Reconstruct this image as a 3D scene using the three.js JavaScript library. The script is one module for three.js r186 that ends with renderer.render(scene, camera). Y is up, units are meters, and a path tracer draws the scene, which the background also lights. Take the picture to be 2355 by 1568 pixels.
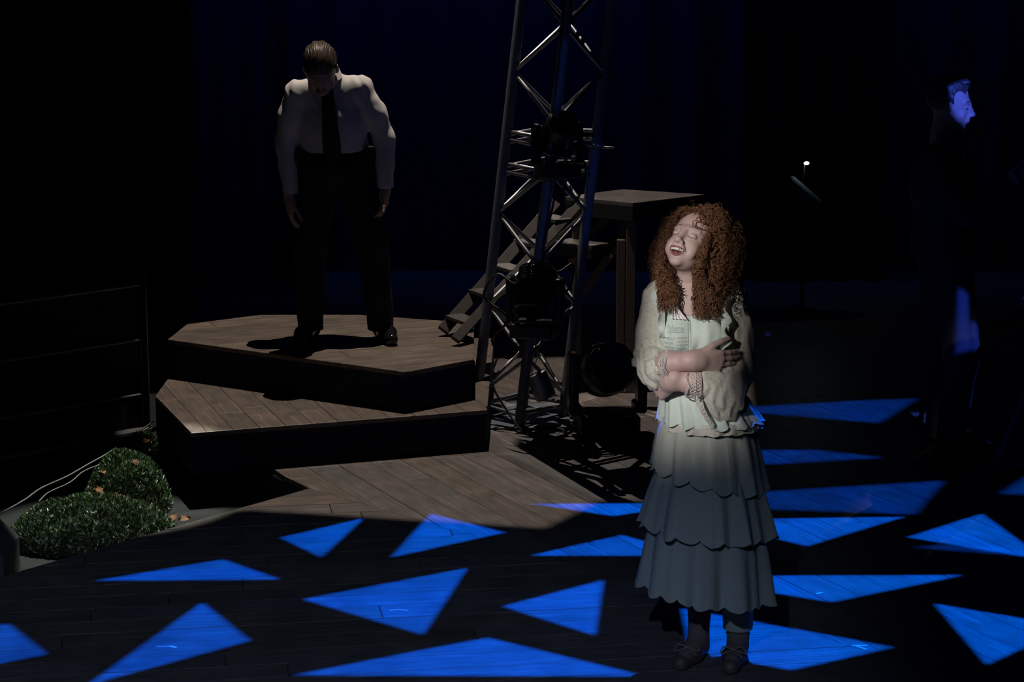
import * as THREE from 'three';
import { RectAreaLightUniformsLib } from 'three/addons/lights/RectAreaLightUniformsLib.js';
import { RoundedBoxGeometry } from 'three/addons/geometries/RoundedBoxGeometry.js';
import { mergeGeometries } from 'three/addons/utils/BufferGeometryUtils.js';
import { ImprovedNoise } from 'three/addons/math/ImprovedNoise.js';

// ---------------------------------------------------------------- camera, exposure, lights
const scene = new THREE.Scene();
scene.background = new THREE.Color(0, 0, 0);
const camera = new THREE.PerspectiveCamera(17.15, 2355 / 1568, 0.1, 60);   // a long lens from a seat a little above the stage
camera.position.set(0, 2.73, 8);
camera.rotation.set(-0.20422, 0, 0);
const renderer = new THREE.WebGLRenderer();
renderer.toneMapping = THREE.LinearToneMapping;
renderer.toneMappingExposure = 1.0;
renderer.shadowMap.enabled = true;
RectAreaLightUniformsLib.init();

const V = (x, y, z) => new THREE.Vector3(x, y, z);
const FILL_WASH = { at: V(-0.4, 5.6, 9.5), to: V(0.3, 0.6, -1.5), w: 4, h: 0.6, color: new THREE.Color(0.5, 0.78, 1.15), power: 0.12 };       // added dim cool fill from the front
const KEY = { at: V(-2.5, 3.7, 6.0), to: V(0.60, 1.2, 0.5), color: new THREE.Color(1.0, 0.96, 0.93), power: 116, angle: 0.16, soft: 0.75 };
const TOP = { at: V(-0.40, 6.6, -3.5), to: V(-0.45, 0.2, -3.0), color: new THREE.Color(1.0, 0.86, 0.76), power: 72, angle: 0.62, soft: 0.3 };
const BACK = { at: V(-0.75, 5.2, -6.0), to: V(0.3, 0.4, -2.5), color: new THREE.Color(1.0, 0.88, 0.8), power: 46, angle: 0.3, soft: 0.3 };
const BANK = { at: V(-1.3, 5.0, -2.6), to: V(-1.8, 0, -1.75), color: new THREE.Color(0.95, 1.0, 0.9), power: 125, angle: 0.13, soft: 0.4 };
const BLUE = { at: V(0.9, 6.5, -2.6), to: V(0.15, 0, -1.2), color: new THREE.Color(0.0, 0.11, 1.0), power: 620, angle: 0.62, soft: 0.07 };
const FRONT_FILL = { at: V(-0.7, 4.35, 7.6), to: V(0.1, 0, 0.4), color: new THREE.Color(0.62, 0.86, 1.4), power: 21, angle: 0.5, soft: 2.5 };      // added cool front fill on the open deck, cut off before the platforms
const FARBLUE = { at: V(1.6, 6.4, -0.8), to: V(1.5, 0, -2.4), color: new THREE.Color(0.0, 0.1, 1.0), power: 170, angle: 0.36, soft: 0.16 };
const CYC_FILL = { at: V(0, 3.9, -6.7), to: V(0, 3.6, -8.0), w: 8, h: 0.3, color: new THREE.Color(0.01, 0.14, 1.0), power: 4.2 };           // added dim blue fill that lifts the backcloth
const LEFTBLUE = { at: V(-1.8, 6.2, -1.9), to: V(0.49, 0.93, 0.44), color: new THREE.Color(0.0, 0.11, 1.0), power: 420, angle: 0.09, soft: 0.07 };
const SIDEBLUE = { at: V(3.3, 5.6, 3.2), to: V(0.3, 1.3, -3.1), color: new THREE.Color(0.05, 0.2, 1.0), power: 14, angle: 0.2, soft: 0.12 };
const FRONTBLUE = { at: V(3.6, 5.4, 4.2), to: V(1.9, 1.2, -2.4), color: new THREE.Color(0.05, 0.11, 1.0), power: 420, angle: 0.3, soft: 0.08 };

// ---------------------------------------------------------------- helpers
let seed = 7;
const rnd = () => { seed = (seed + 0x6d2b79f5) | 0; let t = Math.imul(seed ^ (seed >>> 15), 1 | seed); t = (t + Math.imul(t ^ (t >>> 7), 61 | t)) ^ t; return ((t ^ (t >>> 14)) >>> 0) / 4294967296; };
const rr = (a, b) => a + (b - a) * rnd();
const perlin = new ImprovedNoise();
const nz = (x, y, z) => perlin.noise(x + 31.7, y + 17.3, z + 11.9);
const clamp = (x, a, b) => Math.min(b, Math.max(a, x));
const sstep = (a, b, x) => { const t = clamp((x - a) / (b - a), 0, 1); return t * t * (3 - 2 * t); };
const lerp = (a, b, t) => a + (b - a) * t;
const used = {};
function numbered(n) { used[n] = (used[n] ?? -1) + 1; return used[n] ? n + '_' + String(used[n]).padStart(3, '0') : n; }
function mesh(name, geo, mat, parent) {
  const m = new THREE.Mesh(geo, mat); m.castShadow = m.receiveShadow = true;
  if (parent && parent !== scene) { parent.userData.kids ??= {}; const k = parent.userData.kids; k[name] = (k[name] ?? -1) + 1; m.name = k[name] ? name + '_' + String(k[name]).padStart(3, '0') : name; parent.add(m); }
  else { m.name = numbered(name); scene.add(m); }
  return m;
}
function thing(name, label, category, pos = [0, 0, 0], group) {
  const g = new THREE.Group(); g.name = numbered(name); g.position.set(...pos); g.userData = { label, category };
  if (group) g.userData.group = group;
  scene.add(g); return g;
}
function tag(o, label, category, group) { Object.assign(o.userData, { label, category }); if (group) o.userData.group = group; return o; }
function struct(name, geo, mat) { const m = mesh(name, geo, mat); m.userData.kind = 'structure'; return m; }
const box = (w, h, d, x = 0, y = 0, z = 0, r = 0.004) => { const g = new RoundedBoxGeometry(w, h, d, 2, Math.min(r, w * 0.45, h * 0.45, d * 0.45)); g.translate(x, y, z); return g; };
const tube = (pts, r, seg = 40, rad = 8) => new THREE.TubeGeometry(new THREE.CatmullRomCurve3(pts.map((p) => (p.isVector3 ? p : V(...p)))), seg, r, rad, false);
function bar(a, b, r, rad = 12) {                                        // round bar with closed ends between two points
  const A = a.isVector3 ? a : V(...a), B = b.isVector3 ? b : V(...b), g = new THREE.CylinderGeometry(r, r, A.distanceTo(B), rad);
  g.applyQuaternion(new THREE.Quaternion().setFromUnitVectors(V(0, 1, 0), B.clone().sub(A).normalize())); g.translate(...A.clone().add(B).multiplyScalar(0.5).toArray()); return g;
}
function plankBar(a, b, w, d, turn = 0) {                                // squared timber between two points
  const A = V(...a), B = V(...b), g = new RoundedBoxGeometry(w, A.distanceTo(B), d, 1, 0.003); g.rotateY(turn);
  g.applyQuaternion(new THREE.Quaternion().setFromUnitVectors(V(0, 1, 0), B.clone().sub(A).normalize())); g.translate(...A.clone().add(B).multiplyScalar(0.5).toArray()); return g;
}
const join = (list) => mergeGeometries(list.map((g) => { const c = g.index ? g.toNonIndexed() : g.clone(); for (const k of Object.keys(c.attributes)) if (!['position', 'normal', 'uv'].includes(k)) c.deleteAttribute(k); if (!c.attributes.uv) c.setAttribute('uv', new THREE.BufferAttribute(new Float32Array(c.attributes.position.count * 2), 2)); return c; }));

// implicit shapes: a list of [op, distance function, blend]; bodies and clothes are meshed from them with surface nets
const smin = (a, b, k) => { const h = Math.max(k - Math.abs(a - b), 0) / k; return Math.min(a, b) - h * h * k * 0.25; };
const smax = (a, b, k) => -smin(-a, -b, k);
function cap(a, b, ra, rb = ra) {
  const [ax, ay, az] = a, dx = b[0] - ax, dy = b[1] - ay, dz = b[2] - az, L = dx * dx + dy * dy + dz * dz;
  return (x, y, z) => { const px = x - ax, py = y - ay, pz = z - az, t = clamp((px * dx + py * dy + pz * dz) / L, 0, 1); return Math.hypot(px - dx * t, py - dy * t, pz - dz * t) - (ra + (rb - ra) * t); };
}
const ell = (c, r) => (x, y, z) => {
  const px = x - c[0], py = y - c[1], pz = z - c[2], k0 = Math.hypot(px / r[0], py / r[1], pz / r[2]), k1 = Math.hypot(px / r[0] ** 2, py / r[1] ** 2, pz / r[2] ** 2);
  return k1 < 1e-9 ? -Math.min(...r) : (k0 * (k0 - 1)) / k1;
};
const rbox = (c, h, r) => (x, y, z) => { const qx = Math.abs(x - c[0]) - h[0] + r, qy = Math.abs(y - c[1]) - h[1] + r, qz = Math.abs(z - c[2]) - h[2] + r; return Math.hypot(Math.max(qx, 0), Math.max(qy, 0), Math.max(qz, 0)) + Math.min(Math.max(qx, qy, qz), 0) - r; };
function field(list) {
  return (x, y, z) => { let d = 1e3; for (const [op, f, k] of list) { const e = f(x, y, z); d = op === '+' ? (k ? smin(d, e, k) : Math.min(d, e)) : op === '-' ? (k ? smax(d, -e, k) : Math.max(d, -e)) : d + e; } return d; };
}
function chain(list, pts, k) { for (let i = 0; i + 1 < pts.length; i++) list.push(['+', cap(pts[i].slice(0, 3), pts[i + 1].slice(0, 3), pts[i][3], pts[i + 1][3]), k]); }
function netMesh(f, lo, hi, cell, uvScale = 1) {
  const n = [0, 1, 2].map((i) => Math.ceil((hi[i] - lo[i]) / cell) + 1), [nx, ny, nzz] = n, val = new Float32Array(nx * ny * nzz);
  const at = (i, j, k) => i + nx * (j + ny * k);
  for (let k = 0; k < nzz; k++) for (let j = 0; j < ny; j++) for (let i = 0; i < nx; i++) {
    val[at(i, j, k)] = f(lo[0] + i * cell, lo[1] + j * cell, lo[2] + k * cell);
  }
  const id = new Int32Array(nx * ny * nzz).fill(-1), pos = [], idx = [];
  const E = [[0, 1], [2, 3], [4, 5], [6, 7], [0, 2], [1, 3], [4, 6], [5, 7], [0, 4], [1, 5], [2, 6], [3, 7]];
  for (let k = 0; k + 1 < nzz; k++) for (let j = 0; j + 1 < ny; j++) for (let i = 0; i + 1 < nx; i++) {
    const c = [val[at(i, j, k)], val[at(i + 1, j, k)], val[at(i, j + 1, k)], val[at(i + 1, j + 1, k)], val[at(i, j, k + 1)], val[at(i + 1, j, k + 1)], val[at(i, j + 1, k + 1)], val[at(i + 1, j + 1, k + 1)]];
    let neg = 0; for (const v of c) if (v < 0) neg++;
    if (!neg || neg === 8) continue;
    let sx = 0, sy = 0, sz = 0, m = 0;
    for (const [a, b] of E) if (c[a] < 0 !== c[b] < 0) { const t = c[a] / (c[a] - c[b]); sx += (a & 1) + t * ((b & 1) - (a & 1)); sy += ((a >> 1) & 1) + t * (((b >> 1) & 1) - ((a >> 1) & 1)); sz += (a >> 2) + t * ((b >> 2) - (a >> 2)); m++; }
    id[at(i, j, k)] = pos.length / 3;
    pos.push(lo[0] + (i + sx / m) * cell, lo[1] + (j + sy / m) * cell, lo[2] + (k + sz / m) * cell);
  }
  const quad = (a, b, c, d, flip) => { if (a < 0 || b < 0 || c < 0 || d < 0) return; flip ? idx.push(a, c, b, a, d, c) : idx.push(a, b, c, a, c, d); };
  for (let k = 1; k + 1 < nzz; k++) for (let j = 1; j + 1 < ny; j++) for (let i = 1; i + 1 < nx; i++) {
    const v = val[at(i, j, k)] < 0;
    if (v !== val[at(i + 1, j, k)] < 0) quad(id[at(i, j - 1, k - 1)], id[at(i, j, k - 1)], id[at(i, j, k)], id[at(i, j - 1, k)], !v);
    if (v !== val[at(i, j + 1, k)] < 0) quad(id[at(i - 1, j, k - 1)], id[at(i - 1, j, k)], id[at(i, j, k)], id[at(i, j, k - 1)], !v);
    if (v !== val[at(i, j, k + 1)] < 0) quad(id[at(i - 1, j - 1, k)], id[at(i, j - 1, k)], id[at(i, j, k)], id[at(i - 1, j, k)], !v);
  }
  const g = new THREE.BufferGeometry(), N = new Float32Array(pos.length), U = new Float32Array((pos.length / 3) * 2), e = cell * 0.5;
  for (let q = 0; q < pos.length; q += 3) {
    const [x, y, z] = [pos[q], pos[q + 1], pos[q + 2]], a = f(x + e, y, z) - f(x - e, y, z), b = f(x, y + e, z) - f(x, y - e, z), c = f(x, y, z + e) - f(x, y, z - e), l = Math.hypot(a, b, c) || 1;
    N[q] = a / l; N[q + 1] = b / l; N[q + 2] = c / l; U[(q / 3) * 2] = x * uvScale; U[(q / 3) * 2 + 1] = y * uvScale;
  }
  g.setAttribute('position', new THREE.BufferAttribute(new Float32Array(pos), 3)); g.setAttribute('normal', new THREE.BufferAttribute(N, 3)); g.setAttribute('uv', new THREE.BufferAttribute(U, 2)); g.setIndex(idx);
  return g;
}
// a grid surface from (u, v) in 0..1 to a point
function sheet(fn, nu, nv, closed = false) {
  const p = [], uv = [], ix = [];
  for (let j = 0; j <= nv; j++) for (let i = 0; i <= nu; i++) { const q = fn(i / nu, j / nv); p.push(q[0], q[1], q[2]); uv.push(q[3] ?? i / nu, q[4] ?? j / nv); }
  for (let j = 0; j < nv; j++) for (let i = 0; i < nu; i++) { const a = j * (nu + 1) + i, b = a + 1, c = a + nu + 1, d = c + 1; ix.push(a, c, b, b, c, d); }
  const g = new THREE.BufferGeometry(); g.setAttribute('position', new THREE.Float32BufferAttribute(p, 3)); g.setAttribute('uv', new THREE.Float32BufferAttribute(uv, 2)); g.setIndex(ix); g.computeVertexNormals();
  if (closed) { const n = g.attributes.normal; for (let j = 0; j <= nv; j++) { const a = j * (nu + 1), b = a + nu, x = n.getX(a) + n.getX(b), y = n.getY(a) + n.getY(b), z = n.getZ(a) + n.getZ(b), l = Math.hypot(x, y, z) || 1; n.setXYZ(a, x / l, y / l, z / l); n.setXYZ(b, x / l, y / l, z / l); } }
  return g;
}

// ---------------------------------------------------------------- textures and materials
function dataTex(w, h, fn, srgb = true) {
  const d = new Uint8Array(w * h * 4);
  for (let y = 0; y < h; y++) for (let x = 0; x < w; x++) { const c = fn(x / w, y / h, x, y), q = (y * w + x) * 4; d[q] = clamp(c[0] * 255, 0, 255); d[q + 1] = clamp(c[1] * 255, 0, 255); d[q + 2] = clamp(c[2] * 255, 0, 255); d[q + 3] = 255; }
  const t = new THREE.DataTexture(d, w, h); t.wrapS = t.wrapT = THREE.RepeatWrapping; t.magFilter = THREE.LinearFilter; t.minFilter = THREE.LinearMipmapLinearFilter; t.generateMipmaps = true; if (srgb) t.colorSpace = THREE.SRGBColorSpace; t.needsUpdate = true; return t;
}
// worn stage boards: grain along u, pale scuffs and scrapes
const scuffs = []; for (let i = 0; i < 130; i++) scuffs.push([rnd(), rnd(), rr(0.03, 0.22), rr(0.0006, 0.004), rr(-0.06, 0.06), rr(0.05, 0.3)]);
const per = (x, n) => ((x % n) + n) % n;
const woodTex = dataTex(1024, 1024, (u, v) => {
  const s = Math.sin(u * Math.PI * 2), c = Math.cos(u * Math.PI * 2), g = nz(s * 1.2, v * 90, c * 1.2), g2 = nz(s * 3 + 7, v * 34, c * 3), p = nz(s * 1.6 + 3, v * 5, c * 1.6 + 9), f = nz(s * 40, v * 220, c * 40);
  let b = 0.42 + 0.05 * g + 0.05 * g2 + 0.045 * p + 0.03 * f, w = 0;
  for (const [a, e, l, t, k, o] of scuffs) { const du = Math.abs(per(u - a + 0.5, 1) - 0.5), dv = Math.abs(per(v - e - k * (per(u - a + 0.5, 1) - 0.5) + 0.5, 1) - 0.5); if (du < l && dv < t) w = Math.max(w, o * (0.55 + 0.9 * nz(u * 160, v * 400, 2)) * (1 - (dv / t) ** 2)); }
  b += Math.max(0, w) * 0.75;
  return [b * 1.0 + 0.012 * p, b * 0.95, b * 0.905];
});
const woodBump = dataTex(512, 512, (u, v) => { const s = Math.sin(u * Math.PI * 2), c = Math.cos(u * Math.PI * 2), b = 0.5 + 0.3 * nz(s * 2, v * 90, c * 2) + 0.2 * nz(s * 9, v * 40, c * 9); return [b, b, b]; }, false);
const clothBump = dataTex(256, 256, (u, v) => { const b = 0.5 + 0.2 * Math.sin(u * Math.PI * 128) + 0.2 * Math.sin(v * Math.PI * 128) + 0.12 * nz(u * 30, v * 30, 4); return [b, b, b]; }, false);
const std = (o) => new THREE.MeshStandardMaterial({ roughness: 0.8, ...o });
const lin = (r, g, b) => new THREE.Color().setRGB(r, g, b);
const woodTones = [[1, 1, 1], [0.9, 0.86, 0.83], [1.08, 1.0, 0.92], [0.97, 0.99, 1.03]].map((c) => std({ color: lin(...c), map: woodTex, bumpMap: woodBump, bumpScale: 0.0012, roughness: 0.5 }));
const riserTones = [[1.0, 0.9, 0.82], [0.9, 0.8, 0.72], [1.1, 0.98, 0.84]].map((c) => std({ color: lin(...c), map: woodTex, bumpMap: woodBump, bumpScale: 0.001, roughness: 0.55 }));
const M = {
  black: std({ color: lin(0.012, 0.012, 0.014), roughness: 0.75 }), blackPaint: std({ color: lin(0.01, 0.011, 0.014), roughness: 0.6 }),
  fascia: std({ color: lin(0.006, 0.01, 0.034), roughness: 0.95 }), under: std({ color: lin(0.01, 0.01, 0.01), roughness: 1 }),  // the navy in the fascia stands in for haze over black
  navy: std({ color: lin(0.009, 0.016, 0.06), roughness: 1 }), velvet: std({ color: lin(0.006, 0.012, 0.06), roughness: 1 }), deadBlack: std({ color: lin(0.003, 0.004, 0.012), roughness: 1 }),  // blue in the drapes and dead black is haze put into the colour
  alu: std({ color: lin(0.3, 0.31, 0.33), metalness: 0.85, roughness: 0.42 }), chord: std({ color: lin(0.17, 0.19, 0.22), metalness: 0.3, roughness: 0.55 }),
  litPostWood: std({ color: lin(0.85, 0.75, 0.66), map: woodTex, roughness: 0.8 }), shadedStairWood: std({ color: lin(0.13, 0.11, 0.095), map: woodTex, roughness: 0.7 }), tread: std({ color: lin(0.55, 0.56, 0.56), map: woodTex, roughness: 0.7 }),  // same timber: posts lightened as if lit, stringers darkened as if shaded
  plastic: std({ color: lin(0.012, 0.013, 0.016), roughness: 0.35 }), cable: std({ color: lin(0.02, 0.02, 0.02), roughness: 0.5 }), brass: std({ color: lin(0.4, 0.32, 0.2), metalness: 0.8, roughness: 0.4 }),
  tape: std({ color: lin(0.75, 0.75, 0.72), roughness: 0.6 }), steel: std({ color: lin(0.35, 0.37, 0.4), metalness: 0.8, roughness: 0.35 }),
};
const glow = (c, k) => new THREE.MeshStandardMaterial({ color: 0x000000, emissive: c, emissiveIntensity: k });

// ---------------------------------------------------------------- lanterns (outside the frame, read off their beams; the fill lamps are added)
function lantern(L, label, hole, plateAt) {
  const g = thing('stage_lantern', label, 'stage light', L.at.toArray());
  const dir = L.to.clone().sub(L.at).normalize(), q = new THREE.Quaternion().setFromUnitVectors(V(0, 0, 1), dir);
  const put = (geo) => { geo.applyQuaternion(q); return geo; };
  const can = new THREE.LatheGeometry([[0.001, -0.42], [0.09, -0.42], [0.11, -0.38], [0.11, -0.03], [0.105, -0.03], [0.105, -0.04], [0.001, -0.04]].map((p) => new THREE.Vector2(...p)), 32); can.rotateX(Math.PI / 2);
  mesh('housing', put(can), M.black, g);
  const lens = new THREE.CylinderGeometry(0.07, 0.07, 0.01, 32); lens.rotateX(Math.PI / 2); lens.translate(0, 0, -0.032); mesh('lamp_lens', put(lens), glow(L.color, 2), g);
  if (hole) {                                                            // a cut metal plate in the gate: the light that passes its holes draws the shapes
    const r = plateAt * Math.tan(L.angle) * 1.15, s = new THREE.Shape([[-r, -r], [r, -r], [r, r], [-r, r]].map((p) => new THREE.Vector2(...p)));
    const qi = q.clone().invert();
    for (const poly of hole) {
      const pts = poly.map((p) => { const d = p.clone().sub(L.at).applyQuaternion(qi); return new THREE.Vector2((d.x / d.z) * plateAt, (d.y / d.z) * plateAt); });
      if (THREE.ShapeUtils.area(pts) > 0) pts.reverse();
      s.holes.push(new THREE.Path(pts));
    }
    const plate = new THREE.ExtrudeGeometry(s, { depth: 0.0008, bevelEnabled: false }); plate.translate(0, 0, plateAt); mesh('pattern_plate', put(plate), M.under, g);
    for (const k of [0, 1]) { const y = k ? -1 : 1; mesh('plate_arm', put(bar([0, 0.1 * y, -0.05], [0, r * 0.97 * y, plateAt], 0.006)), M.black, g); }
  }
  const light = new THREE.SpotLight(L.color, L.power, 0, L.angle, 0.25, 2); light.name = 'spot_beam';
  light.position.copy(dir.clone().multiplyScalar(0.0)); light.target.position.copy(L.to.clone().sub(L.at)); light.castShadow = true; light.shadow.radius = L.soft; light.shadow.mapSize.set(2048, 2048); light.shadow.camera.near = 0.05;
  g.add(light, light.target); light.target.name = 'beam_target';
  return g;
}
const P = (x, z, y = 0) => V(x, y, z);
const poly = (y, ...p) => p.map(([x, z]) => V(x, y, z));
{
  for (const [FILL_WASH_, lab] of [[FILL_WASH, 'long dim cool fill panel added over the audience'], [CYC_FILL, 'long dim blue fill panel added in front of the backcloth']]) {
  const FILL_WASH = FILL_WASH_, g = thing('fill_flood', lab, 'stage light', FILL_WASH.at.toArray());  // both floods are added fill, not lamps of the rig
  const r = new THREE.RectAreaLight(FILL_WASH.color, FILL_WASH.power, FILL_WASH.w, FILL_WASH.h); r.name = 'wash';
  const dir = FILL_WASH.to.clone().sub(FILL_WASH.at).normalize();
  r.quaternion.copy(new THREE.Quaternion().setFromRotationMatrix(new THREE.Matrix4().lookAt(V(0, 0, 0), dir, V(0, 1, 0)))); r.position.copy(dir.clone().multiplyScalar(0.06)); g.add(r);
  const m = mesh('fill_panel', box(FILL_WASH.w, FILL_WASH.h, 0.05), glow(FILL_WASH.color, 0.02), g); m.quaternion.copy(r.quaternion);
  }
}
lantern(KEY, 'profile spot lantern lighting the woman from the front left', [[[-0.15, 1.70], [0.01, 1.68], [0.05, 1.50], [0.06, 1.0], [0.11, 0.93], ...Array.from({ length: 13 }, (_, i) => [0.11 - i * 0.027, i % 2 ? 0.68 : 0.90]), [-0.255, 1.02], [-0.245, 1.40]].map(([x, y]) => V(0.715 + x, y, 0.46))], 1.2);
lantern(TOP, 'downlight hung above the raised platform', [poly(0.2, [-2.2, -4.4], [1.3, -4.8], [1.2, -3.5], [0.75, -3.3], [0.05, -3.0], [-0.05, -2.5], [0.34, -1.7], [0.12, -1.33], [-1.12, -1.60], [-1.34, -1.55], [-1.3, -1.75], [-1.08, -1.95], [-1.2, -2.1], [-1.46, -2.08], [-1.9, -2.9])], 0.9);
lantern(BACK, 'back light raking the lattice tower from upstage', [poly(0, [-0.03, -3.6], [-0.03, -2.5], [0.36, -1.69], [0.66, -1.69], [1.1, -2.3], [0.6, -3.9])], 0.9);
lantern(BANK, 'small downlight over the grass mounds', null);
const T = (p) => p.map(([x, z]) => V(x, 0, z));
lantern(BLUE, 'blue pattern projector above the back of the stage floor', [
  T([[-0.971, -1.117], [-0.642, -1.411], [-0.778, -0.841]]), T([[-0.353, -1.479], [-0.032, -1.194], [-0.492, -0.841]]), T([[0.091, -1.638], [0.812, -1.645], [0.438, -1.445]]),
  T([[0.079, -0.864], [0.462, -1.155], [0.75, -0.864]]), T([[-1.64, -0.529], [-1.175, -0.811], [-0.917, -0.545]]), T([[-0.802, -0.295], [-0.18, -0.693], [-0.327, 0.115]]),
  T([[-0.034, -0.21], [0.361, -0.54], [0.303, 0.125]]), T([[-1.185, -0.258], [-0.951, 0.182], [-1.459, 0.64]]), T([[-1.991, 0.022], [-1.872, -0.007], [-1.659, 0.327], [-1.913, 0.489]]),
  T([[-0.763, 0.545], [-0.091, 0.149], [0.465, 0.554]]), T([[0.643, -0.185], [1.374, 0.253], [0.977, 0.489], [0.641, 0.308]]), T([[1.613, -0.242], [2.063, 0.022], [1.672, 0.44]]),
  T([[0.625, -0.585], [1.793, -0.602], [1.226, -0.263]]), T([[0.792, -1.384], [1.699, -1.431], [1.224, -0.999]]),
  T([[1.661, -1.124], [2.047, -1.479], [2.128, -1.029], [2.188, -0.787]]),
  [[0.806, 1.127, 0.42], [0.83, 1.117, 0.42], [0.905, 0.891, 0.42], [0.878, 0.888, 0.42]].map((p) => V(...p)),
], 0.5);
lantern(LEFTBLUE, 'narrow blue projector upstage left catching the woman at the hip', [[[0.470, 0.988, 0.444], [0.505, 0.97, 0.444], [0.503, 0.889, 0.444], [0.470, 0.881, 0.444]].map((p) => V(...p))], 0.8);
lantern(FARBLUE, 'weaker blue pattern projector over the rear right of the deck', [
  T([[0.822, -1.766], [1.978, -2.017], [1.75, -1.47], [0.996, -1.57]]), T([[0.929, -2.583], [1.475, -2.583], [1.767, -2.442], [0.902, -2.257]]),
  T([[1.046, -3.442], [1.89, -3.64], [2.15, -3.68], [1.857, -3.138]]), T([[2.191, -1.802], [2.385, -2.101], [2.421, -1.78]]), T([[1.658, -0.98], [1.847, -1.02], [2.25, -0.90], [2.202, -0.83]]),
], 0.6);
lantern(FRONT_FILL, 'added cool front fill lantern shuttered to the open deck', [poly(0, [-3.2, 1.7], [1.05, 1.7], [1.15, -0.9], [0.25, -1.2], [-0.1, -1.28], [-1.3, -1.42], [-3.2, -1.3])], 0.9);
lantern(FRONTBLUE, 'second blue pattern projector high at the front right', [
  [[2.026, 1.753, -2.55], [2.125, 1.79, -2.55], [2.15, 1.70, -2.55], [2.172, 1.635, -2.55], [2.15, 1.575, -2.55], [2.078, 1.595, -2.55], [2.039, 1.647, -2.55]], [[2.063, 0.753, -2.52], [2.134, 0.728, -2.52], [2.194, 0.581, -2.52], [2.215, 0.471, -2.52], [2.072, 0.437, -2.52]],
  [[2.238, 0.937, -2.05], [2.438, 0.937, -2.05], [2.459, 0.515, -2.05], [2.263, 0.556, -2.05]],
].map((q) => q.map((p) => V(...p))), 0.8);
lantern(SIDEBLUE, 'dim blue pattern projector catching the chords of the tower', [
  [[0.179, 1.875, -3.05], [0.269, 1.938, -3.05], [0.239, 1.6, -3.05], [0.171, 1.579, -3.05]],
  [[0.146, 1.282, -3.03], [0.208, 1.304, -3.03], [0.156, 0.85, -3.03], [0.109, 0.85, -3.03]], [[0.363, 1.406, -3.25], [0.472, 1.428, -3.25], [0.411, 0.901, -3.25], [0.323, 0.901, -3.25]],
].map((q) => q.map((p) => V(...p))), 0.8);

// ---------------------------------------------------------------- the setting
// a drape: hanging folds, with its own thickness from front and back layers
function drape(x0, x1, z, h, folds, depth, ph) {
  const n = Math.ceil(folds * 14);
  return join([0, 1].map((k) => sheet((u, v) => { const x = lerp(x0, x1, u), f = Math.sin(u * folds * Math.PI * 2 + ph) + 0.35 * Math.sin(u * folds * 5.1 + ph * 3); return [x, h * (1 - v) - 0.3, z + depth * f * (0.75 + 0.25 * v) - k * 0.01, x, v * h]; }, n, 10)));
}
tag(mesh('stage_curtain', drape(-4.5, 4.8, -8.0, 6.5, 26, 0.05, 0.4), M.velvet), 'wide dark backcloth tinted blue for haze hanging across the rear of the stage', 'curtain');
tag(mesh('stage_curtain', drape(-2.16, -1.62, -7.7, 6.5, 3, 0.03, 1), M.navy), 'narrow drape tinted navy for haze hanging left of the bowed man', 'curtain');
tag(mesh('stage_curtain', drape(-4.2, -1.98, -6.0, 6, 7, 0.05, 2), M.deadBlack), 'black leg drape closing the left side of the stage', 'curtain');
tag(mesh('stage_curtain', drape(1.55, 2.55, -7.2, 6, 4, 0.04, 3), M.deadBlack), 'black leg drape on the right between the small lamp and the man in the suit', 'curtain');
const slab = (w, h, d, x, y, z) => { const g = new THREE.BoxGeometry(w, h, d); g.translate(x, y, z); return g; };
struct('wall_back', slab(16, 9, 0.2, 0, 4, -9), M.deadBlack);
struct('wall_left', slab(0.2, 9, 22, -7, 4, 1), M.deadBlack); struct('wall_right', slab(0.2, 9, 22, 7, 4, 1), M.deadBlack);
struct('wall_front', slab(16, 9, 0.2, 0, 4, 12), M.deadBlack); struct('ceiling', slab(16, 0.2, 22, 0, 8.5, 1), M.deadBlack);

// clip a convex polygon (x, z) with a half plane a*x + b*z <= c
function clip(pts, a, b, c) {
  const out = []; for (let i = 0; i < pts.length; i++) { const p = pts[i], q = pts[(i + 1) % pts.length], dp = a * p[0] + b * p[1] - c, dq = a * q[0] + b * q[1] - c; if (dp <= 0) out.push(p); if (dp * dq < 0) { const t = dp / (dp - dq); out.push([p[0] + (q[0] - p[0]) * t, p[1] + (q[1] - p[1]) * t]); } }
  return out;
}
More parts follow.
